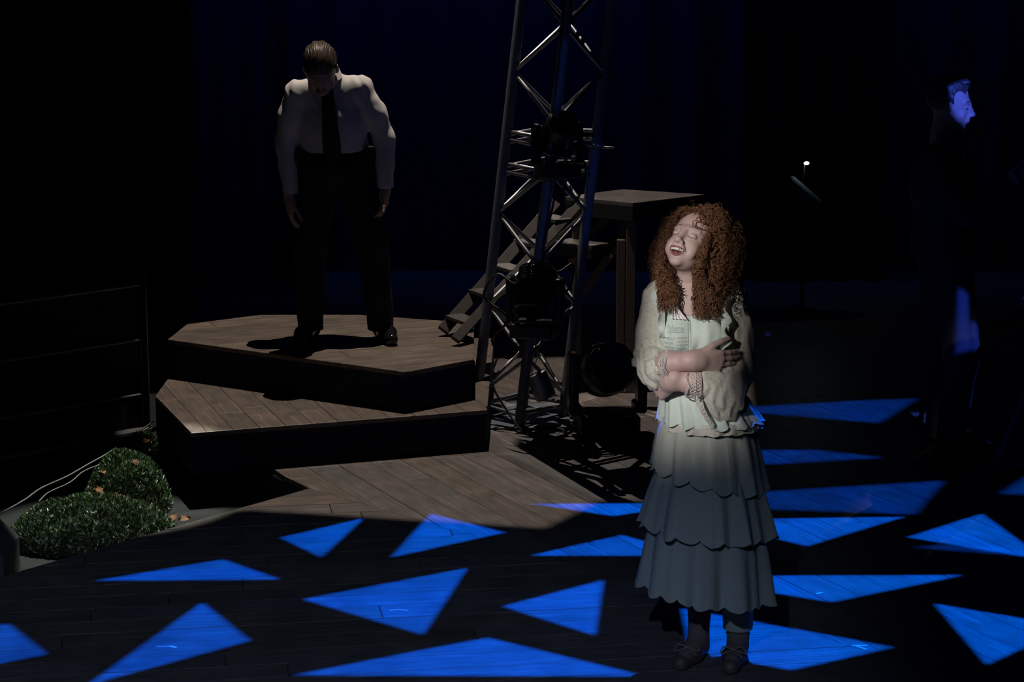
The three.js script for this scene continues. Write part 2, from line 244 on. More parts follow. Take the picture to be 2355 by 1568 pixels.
// one board: a convex outline with a chamfered top edge
function board(pts, y, t, dir, off) {
  let area = 0; pts.forEach((p, i) => { const q = pts[(i + 1) % pts.length]; area += p[0] * q[1] - q[0] * p[1]; }); if (area > 0) pts = pts.slice().reverse();
  const c = pts.reduce((s, p) => [s[0] + p[0] / pts.length, s[1] + p[1] / pts.length], [0, 0]), inner = pts.map((p) => { const dx = c[0] - p[0], dz = c[1] - p[1], l = Math.hypot(dx, dz); return [p[0] + (dx / l) * 0.003, p[1] + (dz / l) * 0.003]; });
  const pos = [], uv = [], P3 = (p, h) => [p[0], h, p[1]], push = (...v) => { for (const q of v) { pos.push(...q); uv.push((q[0] * dir[0] + q[2] * dir[1]) / 1.5 + off[0], (-q[0] * dir[1] + q[2] * dir[0]) / 1.5 + off[1] + q[1]); } };
  for (let i = 1; i + 1 < pts.length; i++) push(P3(inner[0], y), P3(inner[i], y), P3(inner[i + 1], y));
  for (let i = 0; i < pts.length; i++) { const j = (i + 1) % pts.length, a = pts[i], b = pts[j]; push(P3(inner[i], y), P3(a, y - 0.002), P3(inner[j], y)); push(P3(inner[j], y), P3(a, y - 0.002), P3(b, y - 0.002)); push(P3(a, y - 0.002), P3(a, y - t), P3(b, y - 0.002)); push(P3(b, y - 0.002), P3(a, y - t), P3(b, y - t)); }
  const g = new THREE.BufferGeometry(); g.setAttribute('position', new THREE.Float32BufferAttribute(pos, 3)); g.setAttribute('uv', new THREE.Float32BufferAttribute(uv, 2)); g.computeVertexNormals(); return g;
}
function lay(parent, outline, y, ang, width, length, mats, t = 0.022, gap = 0.0025) {
  const d = [Math.cos(ang), Math.sin(ang)], n = [-d[1], d[0]], pn = outline.map((p) => p[0] * n[0] + p[1] * n[1]), pd = outline.map((p) => p[0] * d[0] + p[1] * d[1]);
  for (let s = Math.floor(Math.min(...pn) / width) * width; s < Math.max(...pn); s += width) {
    let strip = clip(clip(outline, n[0], n[1], s + width - gap), -n[0], -n[1], -s);
    if (strip.length < 3) continue;
    let a = Math.min(...pd) - rr(0, length);
    while (a < Math.max(...pd)) { const l = length * rr(0.75, 1.25); let piece = clip(clip(strip, d[0], d[1], a + l - gap), -d[0], -d[1], -a); a += l;
      if (piece.length < 3) continue;
      let ar = 0; piece.forEach((p, i) => { const q = piece[(i + 1) % piece.length]; ar += p[0] * q[1] - q[0] * p[1]; }); if (Math.abs(ar) < 0.002) continue;
      mesh('plank', board(piece, y + rr(-0.0008, 0), t, d, [rnd(), rnd()]), mats[Math.floor(rnd() * mats.length)], parent); }
  }
}
const flat = (pts, y, t) => { const g = new THREE.ExtrudeGeometry(new THREE.Shape(pts.map(([x, z]) => new THREE.Vector2(x, -z))), { depth: t, bevelEnabled: false }); g.rotateX(-Math.PI / 2); g.translate(0, y - t, 0); return g; };

// the deck: two runs of boards that meet on a slanting joint
const deckEdge = [[-3.4, 1.05], [-0.917, -1.897], [-1.114, -2.202]];
const deck = new THREE.Group(); deck.name = 'floor'; deck.userData.kind = 'structure'; scene.add(deck);
mesh('underlay', flat([[-3.4, 2.2], [4.6, 2.2], [4.6, -7.6], [-1.3, -7.6], [-1.3, -2.45], [-1.114, -2.202], [-0.917, -1.897], [-3.4, 1.05]], -0.023, 0.10), M.under, deck);
const seamA = [-0.917, -1.897], seamB = [1.6, 0.62];                                   // the joint between the two directions
const sx = seamB[0] - seamA[0], sz = seamB[1] - seamA[1];
lay(deck, [[-3.4, 1.05], seamA, seamB, [2.4, 1.42], [2.4, 2.2], [-3.4, 2.2]], 0, -0.16, 0.145, 1.9, woodTones);
lay(deck, [seamA, [-1.114, -2.202], [3.2, -3.55], [3.2, 2.2], seamB], 0, Math.atan2(0.45, 0.225), 0.15, 2.2, woodTones);
lay(deck, [[-1.114, -2.202], [-1.3, -4.0], [3.2, -4.0], [3.2, -3.55]], 0, Math.atan2(0.45, 0.225), 0.15, 2.2, woodTones);
lay(deck, [[3.2, 2.2], [3.2, -4.0], [4.6, -4.0], [4.6, 2.2]], 0, Math.atan2(0.45, 0.225), 0.15, 4, woodTones);
lay(deck, [[-1.3, -4.0], [-1.3, -7.6], [4.6, -7.6], [4.6, -4.0]], 0, Math.atan2(0.45, 0.225), 0.3, 6, woodTones);
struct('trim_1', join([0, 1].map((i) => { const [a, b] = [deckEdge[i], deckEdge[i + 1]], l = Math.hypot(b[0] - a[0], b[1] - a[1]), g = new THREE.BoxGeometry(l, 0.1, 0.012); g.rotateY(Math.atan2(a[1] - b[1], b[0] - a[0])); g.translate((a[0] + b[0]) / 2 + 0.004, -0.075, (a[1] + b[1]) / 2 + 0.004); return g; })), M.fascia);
// the lower floor beside the deck
const pit = struct('floor_lower', flat([[-5, 3], [-0.8, 3], [-0.6, -8], [-5, -8]], -0.16, 0.1), std({ color: lin(0.012, 0.013, 0.013), roughness: 0.9 }));

// two stacked platforms
function platform(label, outline, y, h, ang, pw) {
  const t = thing('stage_platform', label, 'platform');
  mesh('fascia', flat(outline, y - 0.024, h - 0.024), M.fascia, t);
  lay(t, outline, y, ang, pw, 1.6, riserTones, 0.022, 0.002);
  return t;
}
platform('lower platform of brown boards, one step above the deck', [[-1.762, -2.881], [-1.479, -2.128], [-0.12, -2.586], [-0.10, -4.3], [-1.60, -4.3], [-1.758, -3.253]].slice(0, 6), 0.2, 0.2, Math.atan2(0.925, 0.323), 0.125);
platform('upper platform of brown boards under the bowed man', [[-1.757, -3.294], [-0.503, -2.524], [-0.186, -2.809], [-0.201, -3.691], [-0.34, -3.773], [-0.812, -3.95], [-1.35, -3.95], [-1.714, -3.691]], 0.4, 0.2, -0.42, 0.14);

// balustrade at the left
{
  const t = thing('balustrade', 'black balustrade with three thin rails at the far left', 'railing');
  const a = [-1.83, -3.03], b = [-2.45, -2.48], at = (u, y) => [lerp(a[0], b[0], u), y, lerp(a[1], b[1], u)];
  for (const y of [0.73, 0.455, 0.178]) mesh('rail', bar(at(0.0, y), at(1.0, y), 0.006), std({ color: lin(0.22, 0.22, 0.22), roughness: 0.5 }), t);
  for (const u of [0, 1.0]) mesh('post', plankBar(at(u, -0.26), at(u, 0.8), 0.03, 0.03), M.deadBlack, t);
  const flatAt = (len, h, d, u, y, off) => { const g = new RoundedBoxGeometry(len, h, d, 1, 0.004); g.translate(0, 0, off); g.rotateY(Math.atan2(-(b[1] - a[1]), b[0] - a[0])); g.translate(...at(u, y)); return g; };
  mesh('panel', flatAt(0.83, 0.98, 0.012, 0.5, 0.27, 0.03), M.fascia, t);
  mesh('ledge', flatAt(0.98, 0.02, 0.07, 0.56, 0.0, -0.02), std({ color: lin(0.12, 0.125, 0.125), roughness: 0.7 }), t);
}

// ---------------------------------------------------------------- lattice tower: square truss on its corner, leaning to the right
const towerUp = V(0.112, 1, 0.0).normalize(), towerBase = V(0.035, 0, -3.25);
const towerPoint = (h, c) => { const a = [[-0.225, 0], [0.0, 0.215], [0.225, 0], [0.02, -0.22]][((c % 4) + 4) % 4], p = towerBase.clone().addScaledVector(towerUp, h / towerUp.y); return p.add(V(a[0], 0, a[1])); };
{
  const t = thing('truss_tower', 'tall leaning aluminium lattice tower between the platforms and the woman', 'truss tower');
  for (let c = 0; c < 4; c++) mesh('chord', bar(towerPoint(0.0, c), towerPoint(4.2, c), 0.026, 20), M.chord, t);
  const step = 0.235;
  for (let c = 0; c < 4; c++) {
    let up = c % 2 === 0;
    for (let h = 0.12; h < 3.2; h += step) {
      const band = (h > 1.2 && h < 1.5) ? 0.13 : step;
      const a = towerPoint(h, up ? c : c + 1), b = towerPoint(h + step, up ? c + 1 : c);
      if (h > 1.22 && h < 1.46) { continue; }
      mesh('brace', bar(a, b, 0.0105, 10), M.alu, t); up = !up;
    }
    for (const h of [0.08, 1.27, 1.31, 1.43, 1.47, 2.9]) mesh('rung', bar(towerPoint(h, c), towerPoint(h - 0.02, c + 1), 0.0105, 10), M.alu, t);
  }
  mesh('base_plate', box(0.52, 0.012, 0.52, 0.035, 0.006, -3.25), M.chord, t);
}
// moving-head lights clamped to the tower: base, yoke, head with cooling fins, lens
function movingHead(label, pos, turn, s = 1, tilt = 0.5) {
  const t = thing('moving_head_light', label, 'stage light', pos, 'moving-head lights around the lattice tower'); t.rotation.y = turn; t.scale.setScalar(s);
  mesh('base', box(0.2, 0.07, 0.17, 0, 0.035, 0, 0.015), M.plastic, t);
  for (const x of [-0.115, 0.115]) mesh('yoke_arm', join([box(0.032, 0.21, 0.075, x, 0.17, 0, 0.012), box(0.03, 0.035, 0.08, x * 0.9, 0.085, 0, 0.01)]), M.plastic, t);
  const lathe = new THREE.LatheGeometry([[0.001, -0.125], [0.05, -0.12], [0.078, -0.1], [0.085, -0.06], [0.088, 0.0], [0.084, 0.06], [0.082, 0.1], [0.07, 0.115], [0.068, 0.108], [0.001, 0.1]].map((p) => new THREE.Vector2(...p)), 32);
  const head = mesh('head', lathe, M.plastic, t); head.position.y = 0.215; head.rotation.set(tilt, 0, 0);
  const fins = []; for (let i = 0; i < 6; i++) { const g = new THREE.TorusGeometry(0.087, 0.004, 6, 32); g.rotateX(Math.PI / 2); g.translate(0, -0.09 + i * 0.014, 0); fins.push(g); }
  mesh('cooling_fins', join(fins), M.plastic, head);
  const lens = new THREE.SphereGeometry(0.11, 24, 8, 0, Math.PI * 2, 0, 0.62); lens.scale(1, 0.35, 1); lens.translate(0, 0.068, 0); mesh('lens', lens, std({ color: lin(0.02, 0.025, 0.04), roughness: 0.08 }), head);
  mesh('handle', tube([[-0.05, 0.075, 0.09], [-0.04, 0.09, 0.12], [0.04, 0.09, 0.12], [0.05, 0.075, 0.09]], 0.006, 16), M.plastic, t);
  return t;
}
movingHead('black moving-head light clamped in the middle of the lattice tower', [0.222, 1.26, -3.08], 0.4, 0.98, 0.9);
movingHead('black moving-head light low on the lattice tower among cables', [0.115, 0.47, -3.02], -0.3, 1.1, 2.5);
{ const t = movingHead('round black moving-head light standing on the floor right of the tower', [0.472, 0.0, -2.95], 0.15, 1.5, 1.3); }
// clamps and looped cables
for (const [h, c, lab] of [[1.38, 1, 'hook clamp holding the middle moving-head light on the tower'], [0.78, 1, 'hook clamp holding the lower moving-head light on the tower'], [1.40, 2, 'hook clamp on the right chord of the tower']]) {
  const p = towerPoint(h, c), t = thing('hook_clamp', lab, 'clamp', p.toArray());
  const r = new THREE.TorusGeometry(0.034, 0.009, 8, 24, 4.9); r.rotateX(Math.PI / 2); mesh('hook', r, M.alu, t);
  mesh('bolt', bar([0.03, -0.012, 0.015], [0.075, -0.012, 0.03], 0.007), M.steel, t); mesh('wing_nut', box(0.03, 0.012, 0.012, 0.078, -0.012, 0.03), M.brass, t);
}
const cord = (label, pts, r = 0.0055, mat = M.cable, seg = 60) => tag(mesh('cable', tube(pts, r, seg, 7), mat), label, 'cable');
cord('black cable looped along the left of the lower moving-head light', [[0.11, 0.82, -3.03], [0.02, 0.74, -3.0], [-0.07, 0.78, -3.05], [-0.14, 0.66, -3.1], [-0.02, 0.56, -3.02], [-0.1, 0.44, -3.08], [-0.02, 0.36, -3.02], [0.07, 0.46, -3.0]], 0.007);
cord('black cable sagging from the tower above the lower moving-head light', [[0.16, 0.88, -3.02], [0.22, 0.8, -3.0], [0.3, 0.83, -3.05], [0.27, 0.7, -3.02], [0.19, 0.74, -2.98], [0.14, 0.8, -3.0]], 0.006);
cord('black cable running down the centre chord of the tower', [[0.27, 2.4, -3.02], [0.235, 1.95, -3.0], [0.2, 1.5, -3.02], [0.21, 1.2, -2.98], [0.16, 0.95, -3.0], [0.15, 0.85, -3.01]], 0.006);
cord('black cable hanging in a loop right of the middle moving-head light', [[0.3, 1.42, -3.1], [0.36, 1.32, -3.06], [0.33, 1.17, -3.04], [0.27, 1.12, -3.02], [0.25, 1.26, -2.98]], 0.005);
cord('black cable coiled on the floor at the foot of the tower', [[0.1, 0.01, -2.85], [0.2, 0.012, -2.78], [0.27, 0.01, -2.9], [0.18, 0.013, -3.0], [0.08, 0.012, -2.9], [0.17, 0.02, -2.8], [0.3, 0.01, -2.72], [0.42, 0.01, -2.78]], 0.007);
cord('dark cable hanging from the left side of the lower moving-head light to the floor', [[-0.05, 0.42, -3.05], [-0.1, 0.25, -3.0], [-0.02, 0.1, -2.95], [0.05, 0.012, -2.9]], 0.006);
// a small bright clip fitting by the tower foot
{ const t = thing('metal_can', 'small dented metal can hanging inside the foot of the tower', 'can', [0.145, 0.2, -3.12]); const g = new THREE.LatheGeometry([[0.001, -0.07], [0.05, -0.07], [0.055, -0.06], [0.055, 0.06], [0.05, 0.07], [0.001, 0.07]].map((p) => new THREE.Vector2(...p)), 28); g.rotateZ(0.4); mesh('body', g, M.alu, t); mesh('bail', tube([[-0.05, 0.05, 0], [0.0, 0.16, 0], [0.06, 0.06, 0]], 0.003, 20), M.steel, t); }

// ---------------------------------------------------------------- wooden stair unit climbing behind the tower to a landing on posts
{
  const t = thing('stage_stairs', 'rough timber stair unit with open treads behind the lattice tower', 'stairs');
  mesh('stringer', plankBar([-0.355, 0.432, -3.36], [0.235, 1.0, -4.02], 0.06, 0.026), M.shadedStairWood, t); mesh('stringer', plankBar([-0.285, 0.432, -3.12], [0.35, 1.0, -3.91], 0.05, 0.026), M.shadedStairWood, t);
  for (let i = 0; i < 5; i++) { const u = (i + 0.6) / 5.2, g = new RoundedBoxGeometry(0.10, 0.02, 0.21, 1, 0.003); g.rotateY(0.5); g.translate(lerp(-0.32, 0.29, u), lerp(0.432, 1.0, u), lerp(-3.24, -3.96, u)); mesh('tread', g, M.tread, t); }
}
{
  const t = thing('stair_landing', 'high grey-topped timber landing on square posts behind the woman', 'platform');
  const y = 1.03, out = [[0.285, -4.03], [0.607, -4.312], [1.043, -4.106], [0.634, -3.778]];
  mesh('deck_panel', flat(out, y, 0.02), M.tread, t); mesh('rim', flat(out, y - 0.021, 0.075), M.blackPaint, t);
  for (const [x, z] of [[0.63, -3.83], [0.35, -4.04], [0.975, -4.1], [0.607, -4.24]]) mesh('post', box(0.05, 0.93, 0.05, x, 0.467, z), M.litPostWood, t);
  mesh('post_batten', box(0.045, 0.83, 0.03, 0.578, 0.415, -3.82), M.litPostWood, t);
  mesh('brace', plankBar([0.55, 0.775, -3.9], [0.354, 0.479, -3.93], 0.04, 0.026), M.litPostWood, t);
  mesh('brace', plankBar([0.511, 0.913, -4.05], [0.411, 0.798, -4.08], 0.04, 0.026), M.litPostWood, t);
  mesh('brace', plankBar([0.67, 0.15, -3.86], [0.95, 0.85, -4.08], 0.04, 0.026), M.shadedStairWood, t);
  const sh = [[0.20, -3.92], [0.40, -4.16], [0.63, -3.99], [0.42, -3.8]];
  mesh('lower_shelf', flat(sh, 0.80, 0.02), M.tread, t); mesh('shelf_rim', flat(sh, 0.779, 0.05), M.blackPaint, t);
  { const g = new THREE.ExtrudeGeometry(new THREE.Shape([[0.471, 0.749], [0.3, 0.702], [0.3, 0.655]].map((p) => new THREE.Vector2(...p))), { depth: 0.02, bevelEnabled: false }); g.translate(0, 0, -3.97); mesh('gusset_board', g, std({ color: lin(0.42, 0.24, 0.14), roughness: 0.8 }), t); }
}

// ---------------------------------------------------------------- film camera tripod at the right edge
{
  const t = thing('camera_tripod', 'dark tripod with a film camera at the right edge of the stage', 'tripod');
  const top = V(2.56, 0.86, -2.15), feet = [V(2.231, 0.01, -2.178), V(2.86, 0.01, -2.5), V(2.62, 0.01, -1.72)];
  const blackMetal = std({ color: lin(0.14, 0.15, 0.16), metalness: 0.2, roughness: 0.4 });
  feet.forEach((f) => { const mid = f.clone().lerp(top, 0.55), l = mesh('leg', join([bar(f, mid, 0.016, 12), bar(f.clone().lerp(top, 0.5), top, 0.022, 12), new THREE.SphereGeometry(0.022, 12, 8).translate(f.x, f.y + 0.015, f.z)]), blackMetal, t); mesh('leg_lock', new THREE.CylinderGeometry(0.028, 0.028, 0.05, 14).translate(...mid.toArray()), M.steel, l); });
  const hub = V(2.57, 0.06, -2.13); feet.forEach((f) => mesh('spreader_arm', bar(f.clone().add(V(0.01, 0.02, 0)), hub, 0.013), blackMetal, t));
  mesh('crown', new THREE.CylinderGeometry(0.07, 0.06, 0.06, 20).translate(2.56, 0.88, -2.15), blackMetal, t);
  const col = mesh('centre_column', bar([2.56, 0.88, -2.15], [2.56, 1.12, -2.15], 0.025), blackMetal, t);
  mesh('pan_head', box(0.14, 0.09, 0.12, 2.56, 1.16, -2.15, 0.015), blackMetal, t);
  mesh('pan_handle', join([bar([2.52, 1.14, -2.1], [2.34, 0.9, -2.0], 0.009), bar([2.35, 0.915, -2.005], [2.29, 0.835, -1.97], 0.015)]), M.steel, t);
  mesh('hook', tube([[2.5, 0.88, -2.1], [2.4, 0.8, -2.06], [2.37, 0.72, -2.05], [2.4, 0.66, -2.05]], 0.008, 24), M.steel, t);
  mesh('knob', new THREE.SphereGeometry(0.018, 14, 10).translate(2.385, 0.64, -2.04), M.steel, t);
  mesh('side_box', box(0.11, 0.085, 0.08, 2.40, 0.585, -2.04, 0.006), M.black, t); mesh('side_plate', box(0.11, 0.01, 0.08, 2.40, 0.49, -2.04, 0.003), M.steel, t);
}
{
  const t = thing('film_camera', 'boxy black film camera mounted on the tripod at the right edge', 'camera', [2.56, 1.205, -2.15]);
  mesh('body', box(0.3, 0.26, 0.17, 0.02, 0.13, 0, 0.012), M.plastic, t);
  for (const x of [-0.07, 0.12]) { const g = new THREE.CylinderGeometry(0.1, 0.1, 0.09, 32); g.rotateX(Math.PI / 2); g.translate(x, 0.35, 0); mesh('film_reel', g, M.plastic, t); }
  const l = new THREE.CylinderGeometry(0.045, 0.055, 0.12, 28); l.rotateZ(Math.PI / 2); l.translate(0.22, 0.13, 0); mesh('lens_tube', l, M.plastic, t);
  mesh('eyepiece', bar([-0.13, 0.2, 0.03], [-0.2, 0.2, 0.03], 0.022), M.plastic, t); mesh('crank', join([bar([-0.02, 0.12, 0.085], [-0.02, 0.12, 0.12], 0.01), bar([-0.02, 0.12, 0.115], [-0.09, 0.16, 0.115], 0.008), bar([-0.09, 0.16, 0.11], [-0.09, 0.16, 0.16], 0.012)]), M.steel, t);
}

// ---------------------------------------------------------------- small lamp far upstage right
{
  const t = thing('spot_lamp', 'small bright lamp glowing in the dark far upstage right', 'lamp', [1.833, 0.96, -6.0]);
  const h = new THREE.LatheGeometry([[0.001, -0.13], [0.028, -0.13], [0.036, -0.11], [0.036, 0.11], [0.03, 0.13], [0.001, 0.13]].map((p) => new THREE.Vector2(...p)), 24); h.rotateZ(0.86); h.translate(-0.01, -0.185, 0.0); mesh('housing', h, std({ color: lin(0.05, 0.075, 0.095), roughness: 0.8 }), t);
  mesh('stem', bar([-0.012, -0.012, -0.01], [-0.02, -0.17, -0.02], 0.006), M.black, t);
  mesh('bulb', new THREE.SphereGeometry(0.012, 14, 10).scale(1.4, 0.9, 0.9), glow(new THREE.Color(0.85, 1, 1), 6), t);
  const pl = new THREE.PointLight(new THREE.Color(0.7, 0.95, 1), 0.02, 0, 2); pl.name = 'bulb_glow'; pl.shadow.radius = 0.4; pl.castShadow = true; t.add(pl); pl.position.set(0, 0, 0.0);
  mesh('stand', bar([0, -0.19, -0.06], [0, -0.955, -0.06], 0.012), M.black, t); mesh('foot', new THREE.CylinderGeometry(0.12, 0.13, 0.02, 24).translate(0, -0.95, -0.06), M.black, t);
}

// ---------------------------------------------------------------- grass mounds, leaves, cords and a monitor box at the left
const bladeGeo = (() => { const p = [], k = []; for (let i = 0; i < 3; i++) { const a = (i / 3) * Math.PI, c = Math.cos(a), s = Math.sin(a); p.push(-0.004 * c, 0, -0.004 * s, 0.004 * c, 0, 0.004 * s, 0.006 * s, 0.02, 0.006 * c); k.push(i * 3, i * 3 + 1, i * 3 + 2); } const g = new THREE.BufferGeometry(); g.setAttribute('position', new THREE.Float32BufferAttribute(p, 3)); g.setIndex(k); g.computeVertexNormals(); return g; })();
const grassMat = std({ color: lin(1, 1, 1), roughness: 0.3 });
function mound(label, c, r, n, tilt) {
  const t = thing('grass_mound', label, 'grass mound', c);
  const surf = (x, z) => { const q = 1 - (x / r[0]) ** 2 - (z / r[2]) ** 2; return q > 0 ? r[1] * Math.pow(q, 0.6) * (1 + 0.18 * nz(x * 9, z * 9, c[0])) + tilt * x : -1; };
  mesh('soil', sheet((u, v) => { const a = u * Math.PI * 2, q = v * 0.995, x = Math.cos(a) * r[0] * q, z = Math.sin(a) * r[2] * q; return [x, surf(x, z), z]; }, 48, 20), std({ color: lin(0.03, 0.022, 0.014), roughness: 1 }), t);
  const im = new THREE.InstancedMesh(bladeGeo, grassMat, n), m = new THREE.Matrix4(), q = new THREE.Quaternion(); im.name = 'grass'; im.userData.kind = 'stuff'; im.castShadow = im.receiveShadow = true;
  let i = 0; while (i < n) { const x = rr(-1, 1) * r[0], z = rr(-1, 1) * r[2], y = surf(x, z); if (y < 0) continue;
    q.setFromEuler(new THREE.Euler(rr(-0.9, 0.9), rr(0, 6.3), rr(-0.9, 0.9))); const s = rr(0.6, 1.5); m.compose(V(x, y - 0.004, z), q, V(s, s, s)); im.setMatrixAt(i, m);
    const k = rnd(); im.setColorAt(i, k > 0.88 ? lin(0.5, 0.55, 0.42) : lin(rr(0.04, 0.09), rr(0.07, 0.14), rr(0.03, 0.055))); i++; }  // scattered pale blades stand in for glints on the turf
  t.add(im); return [t, surf];
}
const leafGeo = (() => { const g = sheet((u, v) => { const w = Math.sin(Math.PI * v) * 0.5 * (1 + 0.18 * Math.sin(v * 22)), x = (u - 0.5) * 2; return [x * w * 0.6, 0.12 * x * x + 0.1 * Math.sin(v * 5 + x), v - 0.5]; }, 4, 8); return g; })();
const leafMats = [[0.2, 0.075, 0.03], [0.14, 0.05, 0.025], [0.24, 0.11, 0.05]].map((c) => std({ color: lin(...c), roughness: 0.8 }));
function leaves(t, surf, spots) { for (const [x, z, s] of spots) { const l = mesh('dead_leaf', leafGeo, leafMats[Math.floor(rnd() * 3)], t); l.position.set(x, Math.max(0, surf(x, z)) + 0.014, z); l.rotation.set(rr(-0.5, 0.5), rr(0, 6), rr(-0.5, 0.5)); l.scale.setScalar(s); } }
{
  const [a, sa] = mound('long low mound of dark turf along the deck edge at the left', [-1.845, -0.155, -1.58], [0.38, 0.19, 0.27], 9000, 0.0);
  leaves(a, sa, [[-0.24, -0.14, 0.1], [-0.16, -0.17, 0.08], [0.0, -0.15, 0.09], [0.06, -0.19, 0.1], [-0.08, -0.2, 0.09], [0.13, -0.2, 0.09], [-0.2, -0.12, 0.09], [-0.12, -0.18, 0.07], [0.02, -0.2, 0.08], [0.1, -0.13, 0.07], [-0.03, -0.13, 0.06], [0.16, -0.17, 0.06], [0.05, -0.08, 0.05], [-0.26, -0.1, 0.06]]);
  const [b, sb] = mound('smaller rounded mound of turf behind, below the platform corner', [-1.775, -0.155, -2.12], [0.195, 0.25, 0.24], 6500, -0.12);
  leaves(b, sb, [[0.12, -0.05, 0.06], [0.05, 0.08, 0.05], [-0.1, 0.1, 0.06], [0.02, -0.15, 0.06], [-0.15, 0.15, 0.07]]);
  const [c, sc] = mound('small tuft of turf under the rail by the platform corner', [-1.79, -0.03, -2.62], [0.08, 0.1, 0.085], 1100, 0);
  leaves(c, sc, [[0.0, 0.07, 0.07], [0.03, 0.05, 0.05]]);
}
{ const t = thing('fallen_leaf', 'pair of curled brown leaves lying right of the turf mounds', 'leaf', [-1.53, -0.13, -1.86]); for (const x of [0, 0.05]) { const l = mesh('dead_leaf', leafGeo, leafMats[2], t); l.position.set(x, 0.0, x * 0.3); l.rotation.set(0.3, x * 40, 0.4); l.scale.setScalar(0.06); } }
const string = std({ color: lin(0.16, 0.16, 0.15), roughness: 0.8 });
cord('upper thin pale cord strung from the platform corner down past the turf', [[-1.784, 0.055, -2.95], [-1.843, 0.06, -2.6], [-1.9, 0.066, -2.25], [-1.93, 0.088, -2.0], [-1.992, 0.091, -1.75], [-2.069, 0.082, -1.6], [-2.103, 0.083, -1.4], [-2.17, 0.076, -1.2]], 0.0035, string);
cord('lower thin pale cord sagging below the other over the turf', [[-1.79, 0.035, -2.93], [-1.845, 0.035, -2.6], [-1.885, 0.047, -2.2], [-1.943, 0.075, -1.9], [-1.974, 0.066, -1.75], [-2.041, 0.06, -1.6], [-2.06, 0.05, -1.5]], 0.003, string);
{
  const t = thing('monitor_box', 'grey wedge monitor box with white tape in the lower left corner', 'speaker', [-2.21, 0, -1.0]);
  const g = new THREE.ExtrudeGeometry(new THREE.Shape([[-0.3, -0.16], [0.1, -0.16], [0.1, -0.02], [-0.02, 0.1], [-0.3, 0.1]].map((p) => new THREE.Vector2(...p))), { depth: 0.3, bevelEnabled: true, bevelSize: 0.004, bevelThickness: 0.004, bevelSegments: 1 }); g.translate(0.02, 0.0, -0.2); mesh('cabinet', g, std({ color: lin(0.09, 0.095, 0.1), roughness: 0.7 }), t);
  mesh('tape_strip', box(0.05, 0.003, 0.02, -0.04, 0.106, 0.05, 0.001), M.tape, t); mesh('tape_strip', box(0.03, 0.003, 0.02, -0.09, 0.106, -0.1, 0.001), M.tape, t);
}
// spike marks of white tape on the deck
function mark(label, x, z, arms) { const t = thing('tape_mark', label, 'tape mark', [x, 0.0006, z]); for (const [a, l, w, ox, oz] of arms) { const g = new THREE.BoxGeometry(l, 0.0008, w); g.rotateY(a); g.translate(ox, 0, oz); mesh('tape_strip', g, M.tape, t); } }
mark('small white tape T on the boards right of the woman', 1.255, 0.235, [[0.0, 0.055, 0.01, 0, 0], [-0.9, 0.06, 0.009, 0.0, 0.02]]);
mark('white tape chevron on the boards inside the middle blue patch', -0.435, -0.165, [[0.35, 0.035, 0.006, -0.012, 0], [-0.25, 0.04, 0.006, 0.022, 0.0]]);
mark('scrap of white tape on the boards inside the left blue patch', -1.235, 0.245, [[0.1, 0.05, 0.004, -0.02, 0], [-0.6, 0.03, 0.012, 0.015, 0.005]]);
mark('tiny scrap of white tape behind and right of the woman', 1.19, -0.37, [[0.5, 0.03, 0.012, 0, 0]]);

// ---------------------------------------------------------------- people
const skinF = std({ color: lin(0.48, 0.335, 0.305), roughness: 0.55 }), skinM = std({ color: lin(0.45, 0.30, 0.24), roughness: 0.55 });
const place = (g, m) => { g.applyMatrix4(m); return g; };
// the open mouth: an arched hollow; grow makes it a little larger
function mouthField(grow) {
  const M0 = [-1, -0.5, 0, 0.5, 1], p = (s) => [s * 0.030, -0.078 + 0.011 * s * s, 0.0945 - 0.017 * s * s], w = (s) => 0.0122 * (1 - 0.78 * s * s) + grow;
  return field([0, 1, 2, 3].map((i) => ['+', cap(p(M0[i]), p(M0[i + 1]), w(M0[i]), w(M0[i + 1])), 0.002]));
}
// depth of the skin in front of (x, y), and a tapered stroke laid along it
function skinDepth(o) { const f = headField({ ...o, shut: true }); return (x, y) => { let a = 0.03, b = 0.13; for (let i = 0; i < 30; i++) { const m = (a + b) / 2; if (f(x, y, m) < 0) a = m; else b = m; } return a; }; }
function stroke(pts, r, depth, sink, flat = 1) {
  const c = new THREE.CatmullRomCurve3(pts.map((p) => V(p[0], p[1], 0))), n = 28, m = 8;
  return sheet((u, v) => { const p = c.getPoint(u), t = c.getTangent(u), a = v * Math.PI * 2, k = (typeof r === 'function' ? r(u) : r) * Math.pow(Math.max(1e-3, Math.sin(Math.PI * clamp(u, 0.015, 0.985))), 0.55); return [p.x - t.y * Math.cos(a) * k, p.y + t.x * Math.cos(a) * k, depth(p.x, p.y) - sink + Math.sin(a) * k * flat]; }, n, m);
}
